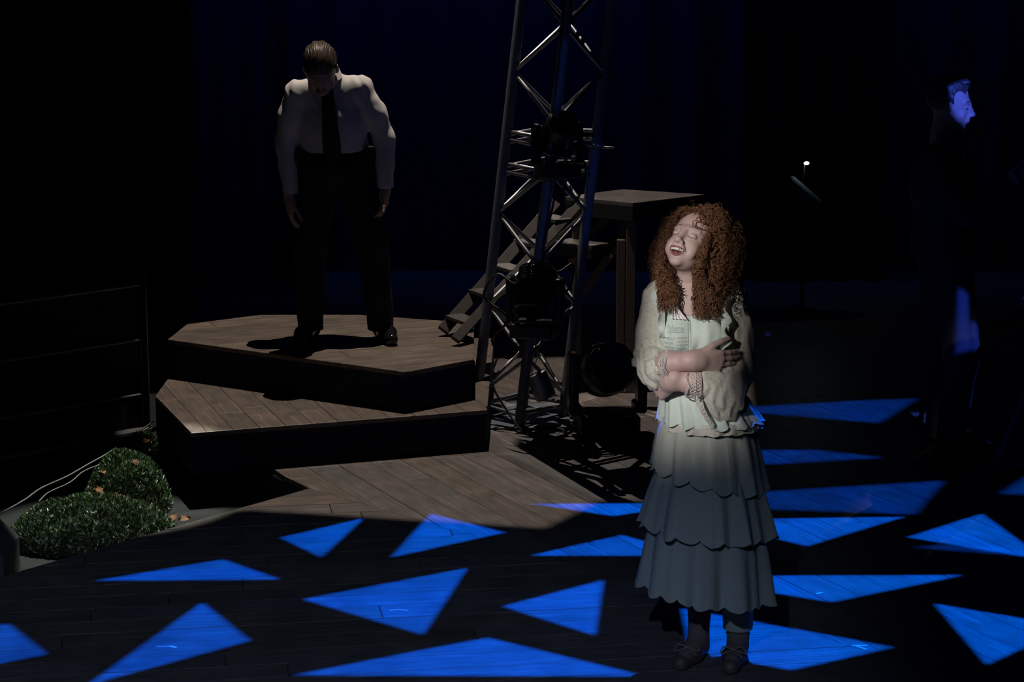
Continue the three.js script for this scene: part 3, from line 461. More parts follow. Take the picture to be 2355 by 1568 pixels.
// head in its own axes: face towards +z, crown up; o: male, mouth open
function headField(o) {
  const m = o.male ? 1 : 0, L = [];
  L.push(['+', ell([0, 0.03, -0.015], [0.073, 0.088, 0.092]), 0], ['+', ell([0, -0.03, 0.02], [0.060 + 0.002 * m, 0.083, 0.062]), 0.03], ['+', ell([0, -0.078, 0.026], [0.049 + 0.005 * m, 0.040, 0.052]), 0.025]);
  L.push(['+', ell([0, -0.111, 0.064], [0.020 + 0.003 * m, 0.014, 0.015]), 0.022]);
  for (const s of [-1, 1]) {
    L.push(['+', ell([s * 0.037, -0.044, 0.054], o.smile ? [0.021, 0.018, 0.020] : [0.018, 0.016, 0.015]), 0.022]);
    L.push(['+', cap([s * 0.010, 0.017, 0.0785], [s * 0.044, 0.016, 0.060], 0.008 + 0.003 * m, 0.006 + 0.002 * m), 0.014]);
    L.push(['-', ell([s * 0.030, -0.004, 0.093], [0.019, 0.0125, 0.0155]), 0.010]);
    L.push(['+', ell([s * 0.0305, -0.005, 0.0665], [0.0165, 0.0115, 0.0145]), 0.006]);
    if (!o.smile) L.push(['+', cap([s * 0.017, -0.0115, 0.077], [s * 0.045, -0.010, 0.068], 0.003, 0.002), 0.004]);
    L.push(['+', cap([s * 0.018, -0.012, 0.0795], [s * 0.046, -0.011, 0.069], 0.0022, 0.0016), 0.004]);
    L.push(['+', ell([s * 0.074, -0.012, -0.012], [0.011, 0.028, 0.018]), 0.006]);
    L.push(['-', ell([s * 0.081, -0.010, -0.006], [0.005, 0.016, 0.009]), 0.006]);
  }
  L.push(['+', cap([0, 0.008, 0.081], [0, -0.036, 0.1015 + 0.006 * m], 0.0075, 0.0105), 0.012], ['+', ell([0, -0.041, 0.1035 + 0.006 * m], [0.0115, 0.010, 0.0105]), 0.008]);
  L.push(['+', ell([0, -0.014, 0.080], [0.0115, 0.032, 0.017]), 0.012]);
  for (const s of [-1, 1]) { L.push(['+', ell([s * 0.0125, -0.045, 0.093 + 0.003 * m], [0.0085, 0.0075, 0.010]), 0.007]); L.push(['-', ell([s * 0.0062, -0.0525, 0.099 + 0.003 * m], [0.0036, 0.003, 0.0045]), 0.002]); }
  L.push(['+', ell([0, -0.066, 0.079], [0.030, 0.020, 0.018]), 0.014]);
  if (o.smile) {
    if (!o.shut) L.push(['-', mouthField(0), 0.002]);
    for (const s of [-1, 1]) { L.push(['-', cap([s * 0.024, -0.042, 0.086], [s * 0.039, -0.07, 0.071], 0.0026, 0.002), 0.012]); L.push(['+', ell([s * 0.043, -0.066, 0.056], [0.014, 0.018, 0.014]), 0.016]); }
  } else if (!o.shut) L.push(['-', cap([-0.022, -0.0755, 0.0985], [0.022, -0.0755, 0.0985], 0.0022), 0.003]);
  L.push(o.smile ? ['+', cap([0, -0.06, -0.03], [0, -0.125, -0.085], 0.044, 0.042), 0.03] : ['+', cap([0, -0.06, -0.02], [0, -0.15, -0.022], 0.05), 0.03]);
  return field(L);
}
const headGeo = (o, cell) => netMesh(headField(o), [-0.095, -0.15, -0.12], [0.095, 0.13, 0.13], cell);
function lipGeo(o) {                                                  // upper and lower lip as tapered rolls on the skin
  const d = skinDepth(o), S = [-1, -0.75, -0.5, -0.25, 0, 0.25, 0.5, 0.75, 1], w = o.smile ? 0.0305 : 0.023;
  const up = S.map((s) => [s * w, o.smile ? -0.0645 - 0.0025 * s * s : -0.0722 + 0.0006 * Math.cos(s * 7)]), low = S.map((s) => [s * w * 0.97, o.smile ? -0.0915 + 0.0235 * s * s : -0.0795 + 0.005 * s * s]);
  return join([stroke(up, 0.0037, d, 0.0016, 0.9), stroke(low, o.smile ? 0.0042 : 0.0046, d, 0.0014, 0.95)]);
}
// hand in its own axes: wrist at the origin, fingers along +x, thumb side +y, palm towards -z
function handGeo(o, cell = 0.003) {
  const L = [['+', cap([-0.03, 0, 0], [0.01, 0, 0], o.wrist ?? 0.027, 0.024), 0]];
  const bases = [[0.084, 0.029, 0], [0.088, 0.010, 0.002], [0.085, -0.009, 0.001], [0.078, -0.026, -0.002]], len = [0.068, 0.075, 0.070, 0.056], rad = [0.0085, 0.0087, 0.0083, 0.0073];
  bases.forEach((b, i) => { L.push(['+', cap([0.01, b[1] * 0.55, 0], b, 0.0165, 0.0105), 0.012]); L.push(['+', ell([b[0], b[1], b[2] + 0.004], [0.009, 0.008, 0.007]), 0.008]); });
  L.push(['+', ell([0.045, 0.002, -0.004], [0.045, 0.036, 0.016]), 0.014], ['+', ell([0.03, 0.022, -0.012], [0.03, 0.017, 0.014]), 0.014]);
  const lo = [-0.055, -0.055, -0.085], hi = [0.18, 0.105, 0.035];
  if (o.arm) {                                                            // the forearm belongs to the same surface; its joints come in the wearer's axes
    const inv = o.m.clone().invert(), q = o.arm.map((p) => { const w = V(p[0], p[1], p[2]).applyMatrix4(inv); return [w.x, w.y, o.mirror ? -w.z : w.z, p[3]]; });
    q.push([0.012, 0, 0, 0.024]);
    for (let i = 0; i + 1 < q.length; i++) { L.push(['+', cap(q[i].slice(0, 3), q[i + 1].slice(0, 3), q[i][3], q[i + 1][3]), 0.02]); for (let k = 0; k < 3; k++) { lo[k] = Math.min(lo[k], q[i][k] - q[i][3] - 0.01); hi[k] = Math.max(hi[k], q[i][k] + q[i][3] + 0.01); } }
  }
  let f = field(L);
  const fingers = bases.map((b, i) => {
    const c = Array.isArray(o.curl) ? o.curl[i] : o.curl, spread = (o.spread ?? 0.05) * (1.5 - i), l = len[i], F = []; let p = [...b], a = c * 0.7;
    for (const [k, w] of [[0.45, 1], [0.31, 0.93], [0.24, 0.85]]) { const q = [p[0] + Math.cos(a) * Math.cos(spread) * l * k, p[1] + Math.sin(spread) * Math.cos(a) * l * k, p[2] - Math.sin(a) * l * k]; F.push(['+', cap(p, q, rad[i] * w, rad[i] * w * 0.94), 0.002]); F.push(['+', ell([q[0], q[1], q[2]], [rad[i] * w * 1.02, rad[i] * w, rad[i] * w]), 0.003]); p = q; a += c; }
    return field(F);
  });
  const ta = o.thumb ?? [0.75, 0.15], d = (k, b) => [Math.cos(ta[0] + b) * k, Math.sin(ta[0] + b) * k, -ta[1] * k], t0 = [0.022, 0.026, -0.008], t1 = d(0.042, 0).map((v, i) => v + t0[i]), t2 = d(0.032, -0.12).map((v, i) => v + t1[i]), t3 = d(0.026, -0.28).map((v, i) => v + t2[i]);
  const thumb = field([['+', cap(t0, t1, 0.0135, 0.0115), 0], ['+', cap(t1, t2, 0.0105, 0.0098), 0.004], ['+', cap(t2, t3, 0.0100, 0.0078), 0.004]]);
  const all = (x, y, z) => { let v = f(x, y, z); for (const g of fingers) v = smin(v, g(x, y, z), 0.005); return smin(v, thumb(x, y, z), 0.008); };
  return netMesh(all, lo, hi, cell);
}
const frame = (o, x, y) => { const X = V(...x).normalize(), Z = X.clone().cross(V(...y)).normalize(), Y = Z.clone().cross(X); return new THREE.Matrix4().makeBasis(X, Y, Z).setPosition(...o); };
function mirrorZ(g) { g.scale(1, 1, -1); const ix = g.index.array; for (let i = 0; i < ix.length; i += 3) { const t = ix[i]; ix[i] = ix[i + 1]; ix[i + 1] = t; } return g; }

// fabric with a slubbed, faintly patterned surface
const fabricTex = (c, amt, pat) => dataTex(512, 512, (u, v) => { const s = 1 + amt * (nz(u * 40, v * 40, 1) * 0.6 + nz(u * 130, v * 130, 6) * 0.5) + pat * Math.max(0, nz(u * 22, v * 22, 9) - 0.12) * -1.4; return c.map((k) => k * s); });
const fold = (x, y, z, f, sx, sy, sz) => nz(x * sx * f, y * sy * f, z * sz * f);

// ---- the woman
{
  const W = thing('person', 'red-haired woman in a pale ruffled blouse and tiered skirt hugging herself, eyes closed', 'person', [0.715, 0, 0.444]);
  const headM = new THREE.Matrix4().makeRotationFromEuler(new THREE.Euler(-0.55, -0.52, -0.12, 'YXZ')).scale(V(0.955, 0.925, 0.95));
  headM.setPosition(V(-0.140, 1.546, 0.064).sub(V(0, -0.006, 0.08).applyMatrix4(headM)));
  const inHead = (p) => V(...p).applyMatrix4(headM).toArray();
  const HO = { smile: true };
  // body: trunk, neck, legs, forearms, hands and head in one mesh
  const T = [];
  T.push(['+', ell([-0.1, 1.2, -0.015], [0.125, 0.18, 0.085]), 0], ['+', cap([-0.108, 1.31, -0.03], [-0.102, 1.45, -0.018], 0.052, 0.045), 0.035], ['+', cap([-0.205, 1.318, -0.02], [-0.0, 1.312, -0.012], 0.042, 0.042), 0.05]);
  T.push(['+', ell([-0.15, 1.2, 0.055], [0.055, 0.06, 0.045]), 0.03], ['+', ell([-0.055, 1.198, 0.058], [0.055, 0.06, 0.045]), 0.03]);
  T.push(['+', ell([-0.05, 0.95, -0.02], [0.14, 0.2, 0.1]), 0.08]);
  chain(T, [[-0.10, 0.88, -0.02, 0.09], [-0.085, 0.5, -0.02, 0.058], [-0.05, 0.32, -0.08, 0.052], [-0.052, 0.1, -0.09, 0.034]], 0.04);
  chain(T, [[0.0, 0.88, -0.02, 0.09], [0.055, 0.5, 0.0, 0.058], [0.075, 0.32, -0.05, 0.052], [0.085, 0.1, -0.06, 0.036]], 0.04);
  T.push(['+', cap([-0.055, 0.06, -0.085], [-0.112, 0.032, 0.015], 0.034, 0.026), 0.03], ['+', cap([-0.05, 0.04, -0.10], [-0.05, 0.035, -0.12], 0.03), 0.03]);
  T.push(['+', cap([0.082, 0.055, -0.055], [0.052, 0.03, 0.055], 0.035, 0.027), 0.03], ['+', cap([0.088, 0.04, -0.08], [0.09, 0.035, -0.10], 0.03), 0.03]);
  const trunk = netMesh(field(T), [-0.28, -0.01, -0.18], [0.17, 1.47, 0.2], 0.008);
  const fR = frame([-0.098, 1.1335, 0.171], [0.955, -0.08, -0.27], [0.10, 0.98, 0.06]), fL = frame([-0.183, 1.058, 0.1425], [-0.42, -0.55, -0.72], [-0.3, 0.8, -0.3]);
  const handR = place(handGeo({ curl: [0.20, 0.22, 0.24, 0.28], spread: 0.03, thumb: [0.66, -0.02], wrist: 0.0265, m: fR, arm: [[-0.225, 1.095, 0.06, 0.045], [-0.19, 1.118, 0.135, 0.0385], [-0.108, 1.133, 0.170, 0.0295]] }), fR);
  const handL = place(mirrorZ(handGeo({ curl: 0.55, spread: 0.0, thumb: [0.2, 0.45], wrist: 0.025, m: fL, mirror: true, arm: [[-0.02, 1.04, 0.14, 0.043], [-0.11, 1.056, 0.158, 0.037], [-0.178, 1.058, 0.144, 0.0285]] })), fL);
  const head = place(headGeo(HO, 0.0022), headM);
  const body = mesh('body', join([trunk, handR, handL, head]), skinF, W);
  // face
  const H = (g) => place(g, headM);
  mesh('lips', H(lipGeo(HO)), std({ color: lin(0.27, 0.095, 0.095), roughness: 0.4 }), W);
  { const mf = mouthField(0.0012); mesh('mouth_inside', H(netMesh((x, y, z) => Math.max(mf(x, y, z), z - (0.0875 - 0.017 * (x / 0.03) ** 2)), [-0.045, -0.1, 0.05], [0.045, -0.055, 0.1], 0.0015)), std({ color: lin(0.06, 0.014, 0.014), roughness: 0.6 }), W); }
  const toothMat = std({ color: lin(0.72, 0.68, 0.6), roughness: 0.25 });
  for (let i = 0; i < 8; i++) { const s = (i - 3.5) / 4.2, w = [0.0062, 0.0058, 0.0056, 0.0075][i < 4 ? i : 7 - i], hgt = i === 3 || i === 4 ? 0.0095 : 0.0083, g = new RoundedBoxGeometry(w, hgt, 0.004, 2, 0.0018); g.rotateY(s * 0.75); g.translate(s * 0.0255, -0.0715 + 0.0005 * s * s, 0.0925 - 0.0135 * s * s); mesh('tooth', H(g), toothMat, W); }
  mesh('tongue', H(new THREE.SphereGeometry(1, 16, 10).scale(0.016, 0.0045, 0.012).translate(0, -0.0865, 0.081)), std({ color: lin(0.3, 0.1, 0.1), roughness: 0.4 }), W);
  const depth = skinDepth(HO), lash = std({ color: lin(0.012, 0.008, 0.007), roughness: 0.7 });
  for (const s of [-1, 1]) {
    mesh('eyelashes', H(stroke([[s * 0.0165, -0.0095], [s * 0.024, -0.0135], [s * 0.032, -0.0148], [s * 0.040, -0.0135], [s * 0.049, -0.0092]], 0.0014, depth, -0.0002, 0.8)), lash, W);
    mesh('eyebrow', H(stroke([[s * 0.012, 0.0180], [s * 0.023, 0.0245], [s * 0.036, 0.0250], [s * 0.049, 0.0170]], (u) => 0.0028 * (1.15 - 0.5 * u), depth, 0.0010, 0.7)), std({ color: lin(0.16, 0.095, 0.065), roughness: 0.8 }), W);
  }
  // hair: a soft underlying mass and several hundred corkscrew curls
  const hairMat = std({ color: lin(0.17, 0.078, 0.038), roughness: 0.3 });
  const faceDir = V(0, 0, 1).transformDirection(headM), C = V(0, 0.02, -0.015).applyMatrix4(headM);
  const HB = [['+', ell([C.x + 0.022, C.y - 0.012, C.z - 0.04], [0.090, 0.092, 0.088]), 0], ['+', ell([-0.20, 1.42, -0.035], [0.035, 0.10, 0.05]), 0.03], ['+', ell([0.005, 1.45, -0.02], [0.055, 0.095, 0.07]), 0.04], ['+', ell([-0.09, 1.42, -0.09], [0.11, 0.13, 0.05]), 0.04]];
  const hb = field(HB), facePlane = (x, y, z) => { const q = V(x, y, z).applyMatrix4(headM.clone().invert()); return ell([0, -0.03, 0.09], [0.066, 0.105, 0.10])(q.x, q.y, q.z); };
  const mass = netMesh((x, y, z) => smax(hb(x, y, z) + 0.006 * nz(x * 60, y * 60, z * 60), -facePlane(x, y, z), 0.01), [-0.26, 1.26, -0.16], [0.1, 1.66, 0.1], 0.006);
  const hairs = [mass];
  let phase = null;
  const sweep = (q, r) => {                                              // a three-sided thread along points, tapering at its tip
    const n = q.length, pos = new Float32Array(n * 9), nor = new Float32Array(n * 9), ix = [], t = V(0, 0, 0), a = V(0, 1, 0), b = V(0, 0, 0), o = V(0, 0, 0);
    for (let i = 0; i < n; i++) {
      t.subVectors(q[Math.min(n - 1, i + 1)], q[Math.max(0, i - 1)]).normalize(); b.crossVectors(t, a); if (b.lengthSq() < 1e-6) b.crossVectors(t, V(1, 0, 0)); b.normalize(); a.crossVectors(b, t);
      const w = r * (i > n - 6 ? 0.4 + 0.1 * (n - i) : 1);
      for (let k = 0; k < 3; k++) { o.copy(a).multiplyScalar(Math.cos(k * 2.094)).addScaledVector(b, Math.sin(k * 2.094)); const e = (i * 3 + k) * 3; nor[e] = o.x; nor[e + 1] = o.y; nor[e + 2] = o.z; pos[e] = q[i].x + o.x * w; pos[e + 1] = q[i].y + o.y * w; pos[e + 2] = q[i].z + o.z * w; }
      if (i) for (let k = 0; k < 3; k++) { const c = i * 3 + k, d = i * 3 + (k + 1) % 3; ix.push(c - 3, d - 3, c, c, d - 3, d); }
    }
    const g = new THREE.BufferGeometry(); g.setAttribute('position', new THREE.BufferAttribute(pos, 3)); g.setAttribute('normal', new THREE.BufferAttribute(nor, 3)); g.setIndex(ix); return g;
  };
  const strand = (pts, r, hr, pitch, hand, seg) => {
    const c = new THREE.CatmullRomCurve3(pts), L = c.getLength(), fr = c.computeFrenetFrames(seg, false), ph = phase ?? rr(0, 6.28), q = [];
    for (let i = 0; i <= seg; i++) { const t = i / seg, a = ph + hand * (t * L / pitch) * Math.PI * 2, grow = sstep(0, 0.2, t) * (1 - 0.25 * t), p = c.getPointAt(t); q.push(p.addScaledVector(fr.normals[i], Math.cos(a) * hr * grow).addScaledVector(fr.binormals[i], Math.sin(a) * hr * grow)); }
    return sweep(q, r);
  };
  const lock = (pts) => {                                                // a ringlet of three or four fine strands that wind together
    const hr = rr(0.004, 0.0115), pitch = rr(0.026, 0.055), hand = rnd() < 0.5 ? -1 : 1, ph0 = rr(0, 6.28), n = rnd() < 0.5 ? 3 : 4;
    for (let k = 0; k < n; k++) { phase = ph0 + k * rr(0.25, 0.5); hairs.push(strand(pts.map((p, i) => p.clone().add(V(rr(-1, 1), rr(-1, 1), rr(-1, 1)).multiplyScalar(i ? 0.006 : 0.001))), rr(0.0007, 0.0013), hr * rr(0.85, 1.15), pitch * rr(0.96, 1.04), hand, 92)); }
    phase = null;
  };
  const inv = headM.clone().invert();
  let made = 0, guard = 0;
  while (made < 520 && guard++ < 4000) {
    const th = Math.acos(rr(-0.35, 1)), az = rr(0, Math.PI * 2), n = V(Math.sin(th) * Math.sin(az), Math.cos(th), Math.sin(th) * Math.cos(az));   // root on the scalp, head axes
    const root = V(n.x * 0.074, n.y * 0.09 + 0.03, n.z * 0.093 - 0.015), fz = root.z;
    if (fz > 0.035 && root.y < 0.075) continue;                         // the face
    if (fz > 0.0 && root.y < 0.02 && Math.abs(root.x) < 0.066) continue;
    const wr = root.clone().applyMatrix4(headM), wn = n.clone().transformDirection(headM);
    let side = wn.x + rr(-0.25, 0.25); if (Math.abs(side) < 0.12) side = side < 0 ? -0.3 : 0.3;
    const front = wn.z, len = rr(0.55, 1), right = side > 0;
    const rad = right ? rr(0.075, 0.155) : rr(0.095, 0.135);
    const phi = clamp(Math.atan2(side, front * 0.8 + rr(-0.5, 0.45)), -2.6, 2.6), cphi = right ? clamp(phi, 0.42, 2.7) : clamp(phi, -2.7, -0.62);
    const end = V(-0.092 + Math.sin(cphi) * rad * (right ? 1.05 : 1.1), 1.525 - (right ? (cphi > 0.75 ? 0.205 : 0.265) : 0.265) * len + 0.02 * rnd(), -0.03 + Math.cos(cphi) * rad * 0.95 + 0.05 * (cphi > -1.2 && cphi < 1.2 ? 1 : 0));
    const bulge = (right ? rr(0.02, 0.062) : rr(0.01, 0.04)) * (1 - 0.6 * sstep(0.35, 1, wn.y));
    const p1 = wr.clone().addScaledVector(wn, bulge).add(V(right ? 0.012 : -0.008, 0.0, 0));
    const p2 = p1.clone().lerp(end, 0.42).add(V((right ? 1 : -1) * rr(0.012, 0.045), rr(0.0, 0.03), rr(-0.012, 0.012)));
    const bad = [p1, p2, p2.clone().lerp(end, 0.5), end].some((p) => { const q = p.clone().applyMatrix4(inv); return q.z > 0.03 && Math.abs(q.x) < 0.056 && q.y < 0.062 && q.y > -0.14; });
    if (bad) continue;
    lock([wr, p1, p2, p2.clone().lerp(end, 0.55).add(V(rr(-0.01, 0.01), 0, rr(-0.01, 0.01))), end]);
    made++;
  }
  for (let i = 0; i < 170; i++) {                                        // locks that frame the face and fall over the chest
    const s = i < 62 ? -1 : 1, z0 = rr(0.0, 0.05), a = V(s * 0.071, rr(-0.01, 0.085), z0), b = V(s * rr(0.070, 0.088), rr(-0.06, -0.03), z0 * 0.6 + rr(0.012, 0.03)), c = V(s * rr(0.066, 0.09), -0.125, rr(0.0, 0.03));
    const e = s < 0 ? V(rr(-0.225, -0.150), rr(1.27, 1.36), rr(0.07, 0.10)) : V(rr(-0.112, -0.015), rr(1.262, 1.33), rr(0.10, 0.132));
    const [A, B2, C2] = [a, b, c].map((p) => V(...inHead([p.x, p.y, p.z]))), D = C2.clone().lerp(e, 0.5).add(V(0, 0.01, 0.022));
    lock([A, B2, C2, D, e]);
  }
  for (let i = 0; i < 420; i++) {                                        // flyaway wisps round the crown and sides
    const th = Math.acos(rr(-0.6, 1)), az = rr(0, Math.PI * 2), n = V(Math.sin(th) * Math.sin(az), Math.cos(th), Math.sin(th) * Math.cos(az) * 0.8);
    if (n.z > 0.45 && n.y < 0.75) continue;
    const a = V(-0.078, 1.505, -0.03).addScaledVector(n, 0.098), b = a.clone().addScaledVector(n, rr(0.02, 0.045)).add(V(rr(-0.02, 0.02), rr(-0.04, 0.0), 0)), c = b.clone().add(V(n.x * 0.03, rr(-0.07, -0.01), n.z * 0.02));
    hairs.push(strand([a, b, c], rr(0.0004, 0.0007), rr(0.004, 0.01), rr(0.02, 0.05), 1, 40));
  }
  // loose curls falling on the forehead
  for (const pts of [[[0.062, 0.055, 0.055], [0.045, 0.052, 0.082], [0.028, 0.040, 0.094], [0.032, 0.028, 0.094], [0.05, 0.026, 0.084], [0.062, 0.03, 0.07]], [[0.06, 0.07, 0.05], [0.042, 0.07, 0.08], [0.034, 0.058, 0.09], [0.046, 0.05, 0.085], [0.06, 0.052, 0.07]]])
    for (let k = 0; k < 3; k++) hairs.push(tube(pts.map((p) => inHead([p[0] + rr(-0.002, 0.002), p[1] + rr(-0.003, 0.003), p[2] + 0.002])), 0.0011, 40, 5));
  mesh('hair', join(hairs), hairMat, W);

  // blouse
  const cv = document.createElement('canvas'); cv.width = 1024; cv.height = 1408;                           // bodice print, 0.4 m by 0.55 m
  const x2 = cv.getContext('2d'); x2.fillStyle = '#c3cec5'; x2.fillRect(0, 0, 1024, 1408);
  for (let i = 0; i < 2600; i++) { x2.fillStyle = rnd() < 0.5 ? 'rgba(120,140,128,0.05)' : 'rgba(225,235,225,0.06)'; x2.fillRect(rr(0, 1024), rr(0, 1408), rr(2, 22), rr(6, 60)); }
  const px = (x, y) => [(x + 0.3) / 0.4 * 1024, (1.4 - y) / 0.55 * 1408];
  x2.strokeStyle = x2.fillStyle = 'rgba(70,88,92,0.85)';
  x2.save(); x2.translate(...px(-0.192, 1.216)); x2.font = '78px serif'; x2.lineWidth = 2.4; x2.scale(140 / x2.measureText('Sphaune').width, 1); x2.strokeText('Sphaune', 0, 0); x2.restore();
  const scribble = (X, Y, w, h, rows, lw) => { x2.lineWidth = lw; for (let r = 0; r < rows; r++) { let [a, b] = px(X, Y - (r + 0.5) * (h / rows)); const [e] = px(X + w, 0), s = (h / rows) / 0.55 * 1408 * 0.42; while (a < e) { x2.beginPath(); const k = Math.floor(rr(0, 4)), g = s * rr(0.6, 1.1); if (k === 0) { x2.arc(a, b, g * 0.5, 0, 5); } else if (k === 1) { x2.moveTo(a - g * 0.4, b + g * 0.6); x2.lineTo(a, b - g * 0.6); x2.lineTo(a + g * 0.4, b + g * 0.5); } else if (k === 2) { x2.moveTo(a, b - g * 0.7); x2.bezierCurveTo(a + g, b - g * 0.3, a - g, b + g * 0.3, a + g * 0.2, b + g * 0.7); } else { x2.moveTo(a - g * 0.4, b); x2.quadraticCurveTo(a, b - g, a + g * 0.4, b); x2.quadraticCurveTo(a, b + g * 0.9, a - g * 0.2, b + g * 0.5); } x2.stroke(); a += g * rr(0.8, 1.2); } } };
  scribble(-0.198, 1.205, 0.03, 0.05, 3, 2.4); scribble(-0.160, 1.205, 0.035, 0.05, 4, 2.2); scribble(-0.185, 1.16, 0.065, 0.02, 2, 2); scribble(-0.18, 1.145, 0.08, 0.025, 2, 2.2);
  scribble(-0.215, 1.0, 0.09, 0.10, 8, 2.2);
  x2.strokeStyle = 'rgba(90,105,105,0.7)'; x2.lineWidth = 5; for (const dx of [0, 0.008]) { x2.beginPath(); x2.moveTo(...px(-0.122 + dx, 1.25)); x2.lineTo(...px(-0.120 + dx, 1.10)); x2.stroke(); }
  const blouseTex = new THREE.CanvasTexture(cv); blouseTex.colorSpace = THREE.SRGBColorSpace; blouseTex.repeat.set(1 / 0.4, 1 / 0.55); blouseTex.offset.set(0.3 / 0.4, -0.85 / 0.55);
  const bTile = clothBump.clone(); bTile.repeat.set(9, 9); bTile.needsUpdate = true;
  const blouseMat = std({ map: blouseTex, bumpMap: bTile, bumpScale: 0.0003, roughness: 0.9 });
  const sleeveTex = fabricTex([0.76, 0.745, 0.70], 0.08, 0.16); const st = sleeveTex.clone(); st.repeat.set(5, 5); st.needsUpdate = true;
  const sleeveMat = std({ map: st, bumpMap: bTile, bumpScale: 0.0002, roughness: 0.9 });
  const laceMat = std({ color: lin(0.62, 0.58, 0.55), roughness: 0.85 });
  const B = [['+', ell([-0.1, 1.185, -0.012], [0.142, 0.17, 0.105]), 0], ['+', ell([-0.078, 1.02, 0], [0.132, 0.14, 0.105]), 0.06], ['+', ell([-0.155, 1.195, 0.066], [0.06, 0.062, 0.05]), 0.03], ['+', ell([-0.05, 1.193, 0.07], [0.06, 0.062, 0.05]), 0.03],
    ['+', ell([-0.215, 1.315, -0.015], [0.045, 0.05, 0.066]), 0.05], ['+', ell([0.012, 1.312, -0.008], [0.045, 0.05, 0.066]), 0.05],
    ['-', rbox([-0.102, 1.372, 0.1], [0.066, 0.105, 0.12], 0.012), 0.006], ['-', cap([-0.105, 1.30, -0.03], [-0.10, 1.5, -0.02], 0.07), 0.01]];
  const bf = field(B), bodiceF = (x, y, z) => bf(x, y, z) + (0.0058 * Math.sin((x + 0.1) * 150 + 3 * nz(x * 12, y * 9, 3)) * sstep(1.2, 1.1, y) + 0.007 * fold(x, y, z, 1, 26, 11, 18)) * sstep(-0.02, 0.04, z) * (x > -0.115 ? 1.2 : 0.45);
  mesh('bodice', netMesh(bodiceF, [-0.29, 0.88, -0.14], [0.09, 1.39, 0.15], 0.005), blouseMat, W);
  const chem = std({ color: lin(0.78, 0.76, 0.76), roughness: 0.8 });
  mesh('chemise_pleats', join([0, 1].map((k) => sheet((u, v) => [lerp(-0.180 + 0.008 * (1 - v), lerp(-0.166, -0.124, v), u), lerp(1.312, 1.262, v) - 0.004 * u, 0.078 + 0.016 * v + 0.004 * Math.sin(u * Math.PI * 9) + 0.006 * u - 0.002 * k], 48, 10))), chem, W);
  const wr = (x, y, z) => 0.010 * fold(x, y, z, 1, 30, 8, 30) + 0.003 * fold(x, y, z, 1, 60, 24, 60);
  const SR = []; chain(SR, [[-0.218, 1.322, -0.01, 0.05], [-0.236, 1.2, -0.005, 0.05], [-0.237, 1.10, 0.005, 0.054], [-0.225, 1.085, 0.065, 0.056], [-0.192, 1.108, 0.128, 0.047]], 0.03); SR.push(['+', ell([-0.225, 1.065, 0.07], [0.04, 0.05, 0.055]), 0.03]);
  const cut = (p, d) => { const l = Math.hypot(...d); return (x, y, z) => ((x - p[0]) * d[0] + (y - p[1]) * d[1] + (z - p[2]) * d[2]) / l; }, cutR = cut([-0.187, 1.112, 0.137], [0.75, 0.1, 0.55]), cutL = cut([-0.086, 1.05, 0.155], [-1, 0.05, -0.02]);
  const sr = field(SR); const ring = (x, y, z) => 0.0048 * Math.sin((y * 0.9 + x * 0.8 + z * 0.3) * 150 + 9 * nz(x * 11, y * 11, z * 11)) * sstep(1.2, 1.08, y);
  mesh('sleeve', netMesh((x, y, z) => smax(sr(x, y, z) + wr(x, y, z) + ring(x, y, z), cutR(x, y, z), 0.006), [-0.31, 0.99, -0.09], [-0.13, 1.39, 0.19], 0.0042), sleeveMat, W);
  const SL = []; chain(SL, [[0.032, 1.322, -0.005, 0.052], [0.047, 1.2, 0.01, 0.055], [0.05, 1.07, 0.045, 0.06], [0.0, 1.03, 0.115, 0.062], [-0.065, 1.05, 0.15, 0.048]], 0.03); SL.push(['+', ell([-0.012, 0.985, 0.125], [0.066, 0.085, 0.05]), 0.035], ['+', ell([0.035, 1.02, 0.1], [0.04, 0.09, 0.05]), 0.03]); 
  const sl = field(SL);
  mesh('sleeve', netMesh((x, y, z) => smax(sl(x, y, z) + wr(x, y, z) * 1.1 + 0.004 * Math.sin(x * 130 + y * 30 + 5 * nz(x * 9, y * 9, 1)) * sstep(1.06, 0.98, y), cutL(x, y, z), 0.008), [-0.14, 0.87, -0.09], [0.14, 1.40, 0.23], 0.0042), sleeveMat, W);
  // lace cuffs: netted bands with scalloped edges
  function lace(path, width, waves, amp) {
    const g = [], P = new THREE.CatmullRomCurve3(path.map((p) => V(...p[0]))), D = new THREE.CatmullRomCurve3(path.map((p) => V(...p[1])));
    const at = (u, v) => P.getPoint(u).addScaledVector(D.getPoint(u), v);
    const N = 26; for (let i = 0; i < N; i++) { const u = i / N, u2 = (i + 1) / N; for (const [a, b] of [[[u, 0], [u2, width * 0.5]], [[u2, 0], [u, width * 0.5]], [[u, width * 0.5], [u2, width]], [[u2, width * 0.5], [u, width]]]) g.push(bar(at(...a), at(...b), 0.0009, 5)); if (i % 3 === 1) { const s = new THREE.SphereGeometry(0.0035, 8, 6); s.translate(...at(u, width * 0.55).toArray()); g.push(s); } }
    for (const [v, r] of [[0, 0.0012], [width * 0.5, 0.001]]) g.push(new THREE.TubeGeometry(new THREE.CatmullRomCurve3(Array.from({ length: 40 }, (_, i) => at(i / 39, v))), 80, r, 5));
    for (const e of [0, 0.004]) g.push(new THREE.TubeGeometry(new THREE.CatmullRomCurve3(Array.from({ length: 70 }, (_, i) => at(i / 69, width + e + amp * Math.abs(Math.sin(i / 69 * Math.PI * waves))))), 140, 0.0012, 5));
    return join(g);
  }
